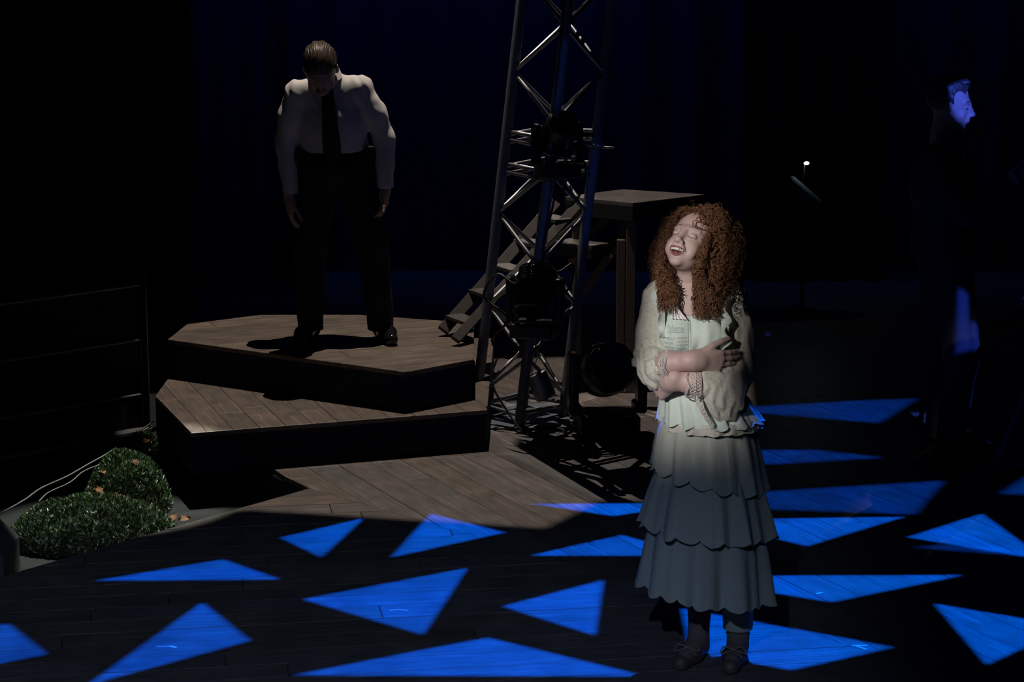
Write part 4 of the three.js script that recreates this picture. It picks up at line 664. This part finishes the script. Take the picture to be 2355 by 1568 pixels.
  const ringPath = (c, axis, r, a0, a1, n, flare) => { const X = V(...axis).normalize(), Y = V(0, 1, 0).addScaledVector(X, -X.y).normalize(), Z = X.clone().cross(Y); return Array.from({ length: n }, (_, i) => { const a = lerp(a0, a1, i / (n - 1)), o = Y.clone().multiplyScalar(Math.cos(a)).addScaledVector(Z, Math.sin(a)); return [V(...c).addScaledVector(o, r).toArray(), X.clone().addScaledVector(o, flare).toArray()]; }); };
  mesh('lace_cuff', lace(ringPath([-0.190, 1.1115, 0.134], [0.75, 0.1, 0.55], 0.051, 0, 6.28, 14, -0.25), 0.012, 8, 0.003), laceMat, W);
  mesh('lace_cuff', lace(ringPath([-0.084, 1.0505, 0.155], [-0.98, 0.03, 0.0], 0.0475, -0.2, 6.0, 14, 0.0), 0.036, 5, 0.010), laceMat, W);
  mesh('lace_trim', lace([[[-0.098, 1.02, 0.197], [-0.2, -0.9, 0.2]], [[-0.08, 0.985, 0.195], [-0.2, -0.9, 0.2]], [[-0.06, 0.95, 0.188], [-0.2, -0.9, 0.2]], [[-0.035, 0.915, 0.178], [-0.2, -0.9, 0.2]]], 0.014, 4, 0.004), laceMat, W);
  mesh('bracelet', new THREE.TorusGeometry(0.0312, 0.0014, 6, 40).applyMatrix4(frame([-0.170, 1.0578, 0.1465], [0.15, 1, 0], [0.25, 0, -0.97])), std({ color: lin(0.03, 0.02, 0.02), roughness: 0.6 }), W);
  // frills down both sides of the neckline and over the shoulders
  function frill(path, w, waves, amp) { const c = new THREE.CatmullRomCurve3(path.map((p) => V(...p[0]))), d = new THREE.CatmullRomCurve3(path.map((p) => V(...p[1]))); return sheet((u, v) => { const p = c.getPoint(u), q = d.getPoint(u).normalize(), n = c.getTangent(u).cross(q).normalize(), k = Math.sin(u * waves * Math.PI * 2); p.addScaledVector(q, v * w * (0.75 + 0.25 * Math.cos(u * waves * Math.PI * 2 + 1))).addScaledVector(n, k * amp * v * v + 0.004 * v); return [p.x, p.y, p.z, p.x, p.y]; }, 90, 8); }
  mesh('frill', frill([[[0.0, 1.365, 0.015], [1, 0.4, 0.5]], [[-0.005, 1.32, 0.062], [1, 0.2, 0.6]], [[-0.012, 1.26, 0.10], [1, 0, 0.5]], [[-0.012, 1.20, 0.122], [1, -0.1, 0.5]], [[-0.018, 1.15, 0.118], [1, -0.2, 0.5]]], 0.036, 3.6, 0.012), blouseMat, W);
  mesh('frill', frill([[[-0.195, 1.365, 0.0], [-1, 0.4, 0.5]], [[-0.198, 1.32, 0.05], [-1, 0.2, 0.6]], [[-0.20, 1.26, 0.083], [-1, 0, 0.6]], [[-0.198, 1.20, 0.098], [-1, -0.1, 0.6]]], 0.03, 2.8, 0.011), blouseMat, W);
  // cloth that falls in folds from a ring: peplum and skirt tiers, with a turned hem
  function fall(o) {
    const f = (u, v, inner) => {
      const a = u * Math.PI * 2, s = Math.sin(a), c = Math.cos(a), ph = o.ph ?? 0, k = Math.pow(v, 0.8);
      const pl = Math.sin(a * o.n + ph + 1.6 * nz(s * 2, c * 2, ph)) * 0.6 + Math.sin(a * o.n * 1.73 + ph * 2 + 1.3) * 0.4 + 0.5 * nz(s * 5, c * 5, ph + 2);
      const rx = lerp(o.r0[0], o.r1[0], Math.pow(v, o.p ?? 0.8)) + o.amp * k * pl, rz = lerp(o.r0[1], o.r1[1], Math.pow(v, o.p ?? 0.8)) + o.amp * k * pl;
      const sc = o.scal * Math.abs(Math.sin(a * o.sn + ph)) - o.scal, hem = o.y1 + (o.tilt ? o.tilt(s, c) : 0) - sc * 0 + (o.scal - o.scal * Math.pow(Math.abs(Math.sin(a * o.sn / 1 + ph + 0.6 * nz(s * 3, c * 3, 8))), 0.6));
      const off = inner ? -0.0035 : 0.0025 * sstep(0.95, 1, v), y = lerp(o.y0, hem, v) + 0.003 * nz(s * 9, v * 8, c * 9);
      return [lerp(o.c0[0], o.c1[0], v) + s * (rx + off), y, lerp(o.c0[1], o.c1[1], v) + c * (rz + off), a * 0.2, y];
    };
    return join([sheet((u, v) => f(u, v, 0), 300, 36, true), sheet((u, v) => f(u, v, 1), 300, 12, true)]);
  }
  const skirtTex = fabricTex([0.70, 0.715, 0.67], 0.10, 0.03); skirtTex.repeat.set(5, 5);
  const skirtMat = std({ map: skirtTex, bumpMap: bTile, bumpScale: 0.0005, roughness: 0.95 });
  mesh('peplum', fall({ y0: 1.03, y1: 0.888, c0: [-0.075, 0.0], c1: [-0.032, 0.0], r0: [0.128, 0.108], r1: [0.178, 0.165], n: 12, amp: 0.015, scal: 0.014, sn: 9, ph: 0.6, p: 1.1 }), blouseMat, W);
  mesh('peplum_frill', fall({ y0: 0.905, y1: 0.868, c0: [-0.032, 0.0], c1: [-0.032, 0.0], r0: [0.166, 0.152], r1: [0.174, 0.162], n: 14, amp: 0.009, scal: 0.008, sn: 12, ph: 2.1 }), sleeveMat, W);
  mesh('skirt_tier', fall({ y0: 0.925, y1: 0.675, c0: [-0.05, -0.005], c1: [-0.036, 0], r0: [0.140, 0.118], r1: [0.200, 0.188], n: 9, amp: 0.015, scal: 0.024, sn: 8, ph: 0.2, tilt: (s, c) => 0.045 * -s, p: 0.6 }), skirtMat, W);
  mesh('skirt_tier', fall({ y0: 0.76, y1: 0.495, c0: [-0.04, 0], c1: [-0.036, 0], r0: [0.150, 0.135], r1: [0.228, 0.210], n: 10, amp: 0.023, scal: 0.024, sn: 9, ph: 1.7, tilt: (s, c) => -0.02 * s, p: 0.75 }), skirtMat, W);
  mesh('skirt_tier', fall({ y0: 0.60, y1: 0.27, c0: [-0.04, 0], c1: [-0.042, 0], r0: [0.178, 0.160], r1: [0.232, 0.214], n: 9, amp: 0.023, scal: 0.018, sn: 12, ph: 3.1, tilt: (s, c) => -0.028 * s, p: 0.8 }), skirtMat, W);
  // stockings, one pale legging, flat shoes with tied laces
  const stocking = std({ color: lin(0.17, 0.12, 0.11), roughness: 0.85 });
  const legF = (k) => field([k ? ['+', cap([0.075, 0.32, -0.05], [0.085, 0.1, -0.06], 0.055, 0.039), 0] : ['+', cap([-0.05, 0.36, -0.08], [-0.052, 0.1, -0.09], 0.055, 0.037), 0], ...(k ? [['+', cap([0.082, 0.055, -0.055], [0.052, 0.03, 0.055], 0.037, 0.029), 0.03], ['+', cap([0.088, 0.04, -0.08], [0.09, 0.035, -0.10], 0.032), 0.03]] : [['+', cap([-0.055, 0.06, -0.085], [-0.112, 0.032, 0.015], 0.036, 0.028), 0.03], ['+', cap([-0.05, 0.04, -0.10], [-0.05, 0.035, -0.12], 0.032), 0.03]])]);
  mesh('stocking', netMesh(legF(0), [-0.17, -0.01, -0.17], [0.02, 0.42, 0.06], 0.005), stocking, W); mesh('stocking', netMesh(legF(1), [0.0, -0.01, -0.15], [0.16, 0.38, 0.1], 0.005), stocking, W);
  mesh('legging', sheet((u, v) => { const a = u * Math.PI * 2, r = lerp(0.062, 0.052, v) + 0.002 * nz(Math.sin(a) * 3, v * 9, Math.cos(a) * 3); return [lerp(0.077, 0.083, v) + Math.sin(a) * r, lerp(0.36, 0.118, v), lerp(-0.05, -0.06, v) + Math.cos(a) * r, a * 0.05, v * 0.3]; }, 60, 24, true), skirtMat, W);
  const shoeMat = std({ color: lin(0.12, 0.085, 0.07), roughness: 0.5 }), laceCord = std({ color: lin(0.24, 0.19, 0.16), roughness: 0.7 });
  const shoe = (heel, toe, w) => { const sole = field([['+', cap([heel[0], 0.03, heel[1]], [lerp(heel[0], toe[0], 0.5), 0.028, lerp(heel[1], toe[1], 0.5)], 0.036, 0.040), 0], ['+', cap([lerp(heel[0], toe[0], 0.5), 0.028, lerp(heel[1], toe[1], 0.5)], [toe[0], 0.02, toe[1]], 0.042, 0.030), 0.02]]); const dx = toe[0] - heel[0], dz = toe[1] - heel[1], l = Math.hypot(dx, dz);
    return (x, y, z) => { const t = ((x - heel[0]) * dx + (z - heel[1]) * dz) / l; const top = t < l * 0.62 ? lerp(0.066, 0.050, clamp(t / (l * 0.62), 0, 1)) : 0.09; let d = smax(sole(x, y, z), y - top, 0.006); return smax(d, 0.002 - y, 0.003); }; };
  const s1 = mesh('shoe', netMesh(shoe([-0.045, -0.118], [-0.125, 0.035]), [-0.19, -0.004, -0.18], [0.02, 0.1, 0.09], 0.004), shoeMat, W), s2 = mesh('shoe', netMesh(shoe([0.09, -0.098], [0.045, 0.075]), [-0.02, -0.004, -0.16], [0.15, 0.1, 0.13], 0.004), shoeMat, W);
  for (const [s, c, k] of [[s1, [-0.098, 0.068, -0.002], 0.5], [s2, [0.06, 0.072, 0.038], 0.25]]) mesh('bow', join([tube([c, [c[0] - 0.035, c[1] + 0.006, c[2] - 0.01], [c[0] - 0.045, c[1] - 0.012, c[2] + 0.01], c], 0.0028, 24, 6), tube([c, [c[0] + 0.03, c[1] + 0.004, c[2] - 0.012], [c[0] + 0.042, c[1] - 0.014, c[2] + 0.004], c], 0.0028, 24, 6), tube([c, [c[0] + 0.015, c[1] - 0.008, c[2] + 0.02], [c[0] + 0.028, c[1] - 0.022, c[2] + 0.032]], 0.0024, 12, 6)]), laceCord, s);
  mesh('ankle_tie', new THREE.TorusGeometry(0.0405, 0.0025, 6, 40).rotateX(Math.PI / 2).translate(0.084, 0.098, -0.06), laceCord, W);
}

// ---- the man on the platform, head bowed, arms hanging wide
{
  const W = thing('person', 'man in a pale shirt and dark tie standing with bowed head on the upper platform', 'person', [-0.86, 0.4, -3.29]);
  const headM = new THREE.Matrix4().makeRotationFromEuler(new THREE.Euler(0.78, 0.06, 0.05, 'YXZ')).setPosition(-0.075, 1.39, 0.215).scale(V(1.06, 1.06, 1.06));
  const T = []; T.push(['+', ell([-0.035, 1.15, 0.03], [0.15, 0.2, 0.1]), 0], ['+', cap([-0.045, 1.3, 0.09], [-0.07, 1.39, 0.175], 0.06, 0.054), 0.03]);
  chain(T, [[-0.10, 0.88, 0, 0.085], [-0.165, 0.47, 0.02, 0.055], [-0.17, 0.08, 0, 0.04]], 0.03); chain(T, [[0.05, 0.88, 0, 0.085], [0.165, 0.47, 0.02, 0.055], [0.195, 0.08, 0, 0.04]], 0.03);
  chain(T, [[-0.19, 1.25, 0.08, 0.04], [-0.265, 1.0, 0.03, 0.038], [-0.258, 0.745, 0.06, 0.03]], 0.02); chain(T, [[0.10, 1.27, 0.08, 0.04], [0.222, 1.03, 0.03, 0.038], [0.226, 0.79, 0.05, 0.031]], 0.02);
  T.push(['+', cap([-0.17, 0.05, 0], [-0.2, 0.035, 0.1], 0.035, 0.03), 0.02], ['+', cap([0.195, 0.05, 0], [0.23, 0.035, 0.1], 0.035, 0.03), 0.02]);
  const hL = place(handGeo({ curl: 0.3, thumb: [0.5, 0.3] }), frame([-0.257, 0.74, 0.062], [0.08, -1, 0.02], [0.35, 0.05, 1])), hR = place(mirrorZ(handGeo({ curl: 0.3, thumb: [0.5, -0.3] })), frame([0.231, 0.785, 0.052], [-0.12, -1, 0.03], [-0.35, 0.05, 1]));
  mesh('body', join([netMesh(field(T), [-0.36, -0.01, -0.12], [0.32, 1.46, 0.22], 0.009), hL, hR, place(headGeo({ male: true }, 0.0032), headM)]), skinM, W);
  const hairMat = std({ color: lin(0.07, 0.05, 0.035), roughness: 0.38 });
  const hg = netMesh((x, y, z) => { const d = ell([0, 0.036, -0.018], [0.079, 0.094, 0.097])(x, y, z), comb = 0.0010 * Math.sin(x * 700 + 9 * nz(x * 30, z * 10, 2)) + 0.005 * nz(x * 50, z * 14, y * 14) + 0.002 * nz(x * 190, z * 22, y * 22); return smax(smax(d + comb, -ell([0, -0.055, 0.1], [0.085, 0.105, 0.085])(x, y, z), 0.008), -(y + 0.055 + z * 0.25), 0.01); }, [-0.095, -0.08, -0.13], [0.095, 0.145, 0.1], 0.0024);
  mesh('hair', place(hg, headM), hairMat, W);
  const shirt = std({ color: lin(0.62, 0.60, 0.57), roughness: 0.85 }), dark = std({ color: lin(0.012, 0.013, 0.018), roughness: 0.85 });
  const S = [['+', ell([-0.035, 1.13, 0.045], [0.182, 0.2, 0.122]), 0], ['+', ell([-0.03, 0.985, 0.005], [0.168, 0.08, 0.125]), 0.06], ['+', cap([-0.2, 1.266, 0.085], [0.11, 1.29, 0.085], 0.060, 0.060), 0.06], ['+', cap([-0.045, 1.31, 0.09], [-0.06, 1.365, 0.14], 0.068, 0.064), 0.04], ['-', cap([-0.06, 1.37, 0.145], [-0.09, 1.46, 0.24], 0.06, 0.075), 0.01], ['-', rbox([-0.03, 0.85, 0], [0.3, 0.118, 0.3], 0.005), 0.004]];
  const ARMS = [[[-0.205, 1.262, 0.085, 0.060], [-0.245, 1.14, 0.065, 0.056], [-0.268, 1.0, 0.03, 0.052], [-0.25, 0.775, 0.06, 0.040]], [[0.108, 1.286, 0.085, 0.061], [0.178, 1.16, 0.065, 0.058], [0.222, 1.03, 0.03, 0.053], [0.226, 0.80, 0.05, 0.043]]];
  const trunkF = field(S), sleeveF = ARMS.map((p) => { const L = []; chain(L, p, 0.025); const f = field(L), y0 = p[3][1] - 0.015; return (x, y, z) => Math.max(f(x, y, z), y0 - y); });
  const sf = (x, y, z) => smin(smin(trunkF(x, y, z), sleeveF[0](x, y, z), 0.022), sleeveF[1](x, y, z), 0.022), sh = (x, y, z) => sf(x, y, z) + 0.006 * fold(x, y, z, 1, 18, 14, 18) + 0.0022 * Math.sin(x * 110 + y * 60 + 5 * nz(x * 10, y * 10, 2)) * sstep(1.15, 1.27, y) * sstep(0, 0.06, z);
  mesh('shirt', netMesh(sh, [-0.35, 0.74, -0.14], [0.31, 1.46, 0.22], 0.0055), shirt, W);
  mesh('collar', sheet((u, v) => { const a = lerp(-2.75, 2.75, u), r = 0.068 + 0.014 * v; return [-0.057 + Math.sin(a) * r, 1.362 - 0.012 * Math.abs(a) * 0 + 0.02 - v * 0.035 - 0.02 * Math.cos(a), 0.125 + Math.cos(a) * r]; }, 50, 6), shirt, W);
  mesh('tie', join([sheet((u, v) => [-0.045 + 0.02 * v + (u - 0.5) * lerp(0.05, 0.09, Math.min(1, v * 1.3)) * (v > 0.9 ? (1 - v) * 10 : 1), lerp(1.33, 0.93, v), lerp(0.215, 0.150, v) + 0.006 * Math.cos((u - 0.5) * 3) + 0.02 * Math.sin(v * 3.1)], 8, 30), box(0.04, 0.045, 0.03, -0.048, 1.325, 0.212, 0.01)]), dark, W);
  const TR = [['+', ell([-0.028, 0.89, 0], [0.18, 0.13, 0.14]), 0], ['+', cap([-0.185, 0.955, 0.01], [0.135, 0.955, 0.01], 0.068), 0.06]]; chain(TR, [[-0.105, 0.88, 0, 0.11], [-0.155, 0.5, 0.02, 0.082], [-0.165, 0.06, -0.005, 0.066]], 0.03); chain(TR, [[0.05, 0.88, 0, 0.11], [0.155, 0.5, 0.02, 0.082], [0.19, 0.06, -0.005, 0.066]], 0.03);
  const tf = field(TR); mesh('trousers', netMesh((x, y, z) => Math.max(tf(x, y, z) + 0.008 * fold(x, y, z, 1, 20, 8, 20), 0.05 - y, y - 0.985), [-0.29, 0.03, -0.17], [0.3, 1.0, 0.17], 0.008), dark, W);
  const leather = std({ color: lin(0.012, 0.012, 0.014), roughness: 0.12 });
  for (const [h, t] of [[[-0.165, -0.04], [-0.215, 0.17]], [[0.19, -0.05], [0.255, 0.15]]]) { const f = field([['+', cap([h[0], 0.045, h[1]], [lerp(h[0], t[0], 0.6), 0.042, lerp(h[1], t[1], 0.6)], 0.043, 0.046), 0], ['+', cap([lerp(h[0], t[0], 0.6), 0.04, lerp(h[1], t[1], 0.6)], [t[0], 0.03, t[1]], 0.046, 0.032), 0.02], ['+', cap([h[0], 0.06, h[1] + 0.02], [h[0], 0.1, h[1] + 0.03], 0.042), 0.03]]); mesh('shoe', netMesh((x, y, z) => smax(f(x, y, z), 0.002 - y, 0.003), [Math.min(h[0], t[0]) - 0.07, -0.005, -0.11], [Math.max(h[0], t[0]) + 0.07, 0.15, 0.23], 0.005), leather, W); }
  mesh('belt', sheet((u, v) => { const a = u * Math.PI * 2; return [-0.028 + Math.sin(a) * 0.178, 0.985 - v * 0.035, Math.cos(a) * 0.134]; }, 60, 2, true), leather, W);
}

// ---- the man in the suit at the right, seen from the side, working the film camera
{
  const W = thing('person', 'man in a dark suit in profile at the right, blue-lit face, reaching out', 'person', [2.118, 0, -2.6]); W.scale.setScalar(0.97);
  const headM = new THREE.Matrix4().makeRotationFromEuler(new THREE.Euler(0.10, 1.42, 0, 'YXZ')).setPosition(-0.064, 1.722, 0).scale(V(1.02, 1.04, 1.04));
  const T = []; T.push(['+', ell([-0.1, 1.3, 0], [0.1, 0.2, 0.15]), 0], ['+', cap([-0.108, 1.46, 0], [-0.092, 1.63, 0], 0.062, 0.056), 0.03]);
  chain(T, [[-0.06, 0.95, 0.09, 0.08], [0.02, 0.52, 0.1, 0.055], [-0.02, 0.07, 0.1, 0.04]], 0.03); chain(T, [[-0.08, 0.95, -0.09, 0.08], [-0.02, 0.5, -0.1, 0.055], [-0.04, 0.07, -0.1, 0.04]], 0.03);
  for (const [x, z] of [[-0.02, 0.1], [-0.04, -0.1]]) T.push(['+', cap([x, 0.045, z], [x + 0.13, 0.035, z], 0.035, 0.03), 0.02]);
  chain(T, [[-0.13, 1.46, 0.17, 0.05], [-0.03, 1.22, 0.24, 0.042], [0.22, 1.40, 0.19, 0.031]], 0.02); chain(T, [[-0.1, 1.46, -0.17, 0.05], [0.02, 1.24, -0.22, 0.042], [0.075, 1.46, -0.14, 0.031]], 0.02);
  const h1 = place(handGeo({ curl: 0.45, thumb: [0.6, 0.2] }), frame([0.215, 1.397, 0.19], [0.95, 0.30, -0.05], [-0.25, 0.9, 0.35])), h2 = place(mirrorZ(handGeo({ curl: 0.35, thumb: [0.5, -0.3] })), frame([0.074, 1.455, -0.14], [0.15, 1, 0.1], [0.2, -0.1, 1]));
  mesh('body', join([netMesh(field(T), [-0.24, -0.01, -0.3], [0.28, 1.66, 0.31], 0.009), h1, h2, place(headGeo({ male: true }, 0.0028), headM)]), skinM, W);
  const hairMat = std({ color: lin(0.06, 0.045, 0.035), roughness: 0.5 });
  const hg = netMesh((x, y, z) => { const d = smin(ell([0, 0.035, -0.02], [0.080, 0.096, 0.098])(x, y, z), ell([0, 0.108, 0.045], [0.052, 0.024, 0.048])(x, y, z), 0.03); return smax(smax(smax(d + 0.005 * nz(x * 60, y * 45, z * 45) + 0.002 * nz(x * 160, y * 90, z * 90), -ell([0, -0.03, 0.112], [0.084, 0.122, 0.098])(x, y, z), 0.006), -(y + 0.055 + z * 0.3), 0.01), -Math.min(ell([0.082, -0.015, -0.005], [0.03, 0.032, 0.02])(x, y, z), ell([0.078, 0.035, 0.05], [0.036, 0.05, 0.042])(x, y, z), ell([-0.078, 0.035, 0.05], [0.036, 0.05, 0.042])(x, y, z)), 0.005); }, [-0.095, -0.08, -0.135], [0.095, 0.15, 0.11], 0.0026);
  mesh('hair', place(hg, headM), hairMat, W);
  const brow = std({ color: lin(0.02, 0.015, 0.012), roughness: 0.8 });
  const depth = skinDepth({ male: true });
  for (const s of [-1, 1]) { mesh('eyebrow', place(stroke([[s * 0.011, 0.0165], [s * 0.026, 0.0225], [s * 0.04, 0.0205], [s * 0.052, 0.013]], 0.0032, depth, 0.001, 0.7), headM), brow, W); mesh('eyelashes', place(stroke([[s * 0.0165, -0.0085], [s * 0.03, -0.0135], [s * 0.047, -0.0095]], 0.0013, depth, 0, 0.8), headM), brow, W); }
  mesh('lips', place(lipGeo({ male: true }), headM), std({ color: lin(0.3, 0.13, 0.12), roughness: 0.5 }), W);
  const suit = std({ color: lin(0.032, 0.04, 0.052), roughness: 0.9 }), suitTrousers = suit, shirt = std({ color: lin(0.4, 0.42, 0.46), roughness: 0.85 });  // the slight blue of the suit stands in for haze
  const J = [['+', ell([-0.11, 1.32, 0], [0.140, 0.2, 0.19]), 0], ['+', ell([-0.085, 1.10, 0], [0.125, 0.2, 0.165]), 0.05], ['+', cap([-0.125, 1.465, -0.14], [-0.13, 1.465, 0.14], 0.062), 0.05], ['+', cap([-0.085, 1.05, 0.0], [-0.08, 0.96, 0.0], 0.14, 0.155), 0.05], ['-', cap([-0.085, 1.5, 0], [0.02, 1.62, 0], 0.05, 0.09), 0.01], ['-', rbox([0, 0.86, 0], [0.4, 0.13, 0.4], 0.01), 0.005]];
  const jf = field(J); mesh('jacket', netMesh((x, y, z) => jf(x, y, z) + 0.007 * fold(x, y, z, 1, 14, 9, 14), [-0.3, 0.97, -0.24], [0.1, 1.56, 0.24], 0.007), suit, W);
  for (const pts of [[[-0.13, 1.462, 0.165, 0.066], [-0.09, 1.33, 0.215, 0.063], [-0.03, 1.22, 0.24, 0.058], [0.17, 1.36, 0.205, 0.045]], [[-0.1, 1.46, -0.165, 0.066], [-0.02, 1.3, -0.21, 0.06], [0.02, 1.24, -0.22, 0.056], [0.068, 1.42, -0.15, 0.045]]]) {
    const L = []; chain(L, pts, 0.025); const f = field(L); mesh('jacket_sleeve', netMesh((x, y, z) => f(x, y, z) + 0.006 * fold(x, y, z, 1, 22, 14, 22), [-0.22, 1.13, pts[0][2] > 0 ? 0.06 : -0.31], [0.24, 1.55, pts[0][2] > 0 ? 0.33 : -0.06], 0.006), suit, W);
    const a = V(...pts[2].slice(0, 3)), b = V(...pts[3].slice(0, 3)), d = b.clone().sub(a).normalize(); mesh('shirt_cuff', bar(b.clone().addScaledVector(d, 0.02), b.clone().addScaledVector(d, 0.056), 0.037, 20), shirt, W);
  }
  mesh('shirt_collar', join([1, -1].map((s) => sheet((u, v) => { const a = lerp(0.25, 2.6, u) * s, r = 0.069 + 0.012 * v; return [-0.095 + Math.cos(a) * r * 1.05 + 0.016 * v, 1.565 - v * (0.045 + 0.03 * sstep(0.5, 0, u)) - 0.02 * Math.cos(a), Math.sin(a) * r]; }, 24, 6))), shirt, W);
  mesh('tie', join([sheet((u, v) => [0.003 + 0.035 * Math.sin(v * 2.6), lerp(1.5, 1.2, v), (u - 0.5) * lerp(0.03, 0.07, v)], 6, 20), box(0.03, 0.04, 0.034, 0.0, 1.505, 0, 0.01)]), std({ color: lin(0.10, 0.10, 0.16), roughness: 0.5 }), W);
  const TR = []; chain(TR, [[-0.06, 0.98, 0.08, 0.115], [0.02, 0.52, 0.1, 0.086], [-0.02, 0.06, 0.1, 0.068]], 0.03); chain(TR, [[-0.08, 0.98, -0.08, 0.115], [-0.015, 0.5, -0.1, 0.084], [-0.04, 0.06, -0.1, 0.068]], 0.03);
  const tf = field(TR); mesh('trousers', netMesh((x, y, z) => Math.max(tf(x, y, z) + 0.007 * fold(x, y, z, 1, 18, 7, 18), 0.04 - y), [-0.24, 0.02, -0.24], [0.1, 1.1, 0.24], 0.008), suitTrousers, W);
  const leather = std({ color: lin(0.012, 0.012, 0.014), roughness: 0.2 });
  for (const [x, z] of [[-0.02, 0.1], [-0.04, -0.1]]) { const f = field([['+', cap([x - 0.03, 0.045, z], [x + 0.09, 0.042, z], 0.043, 0.045), 0], ['+', cap([x + 0.09, 0.04, z], [x + 0.17, 0.03, z], 0.045, 0.032), 0.02]]); mesh('shoe', netMesh((X, y, Z) => smax(f(X, y, Z), 0.002 - y, 0.003), [x - 0.1, -0.005, z - 0.07], [x + 0.23, 0.12, z + 0.07], 0.006), leather, W); }
}
scene.traverse((o) => { delete o.userData.kids; });
renderer.render(scene, camera);
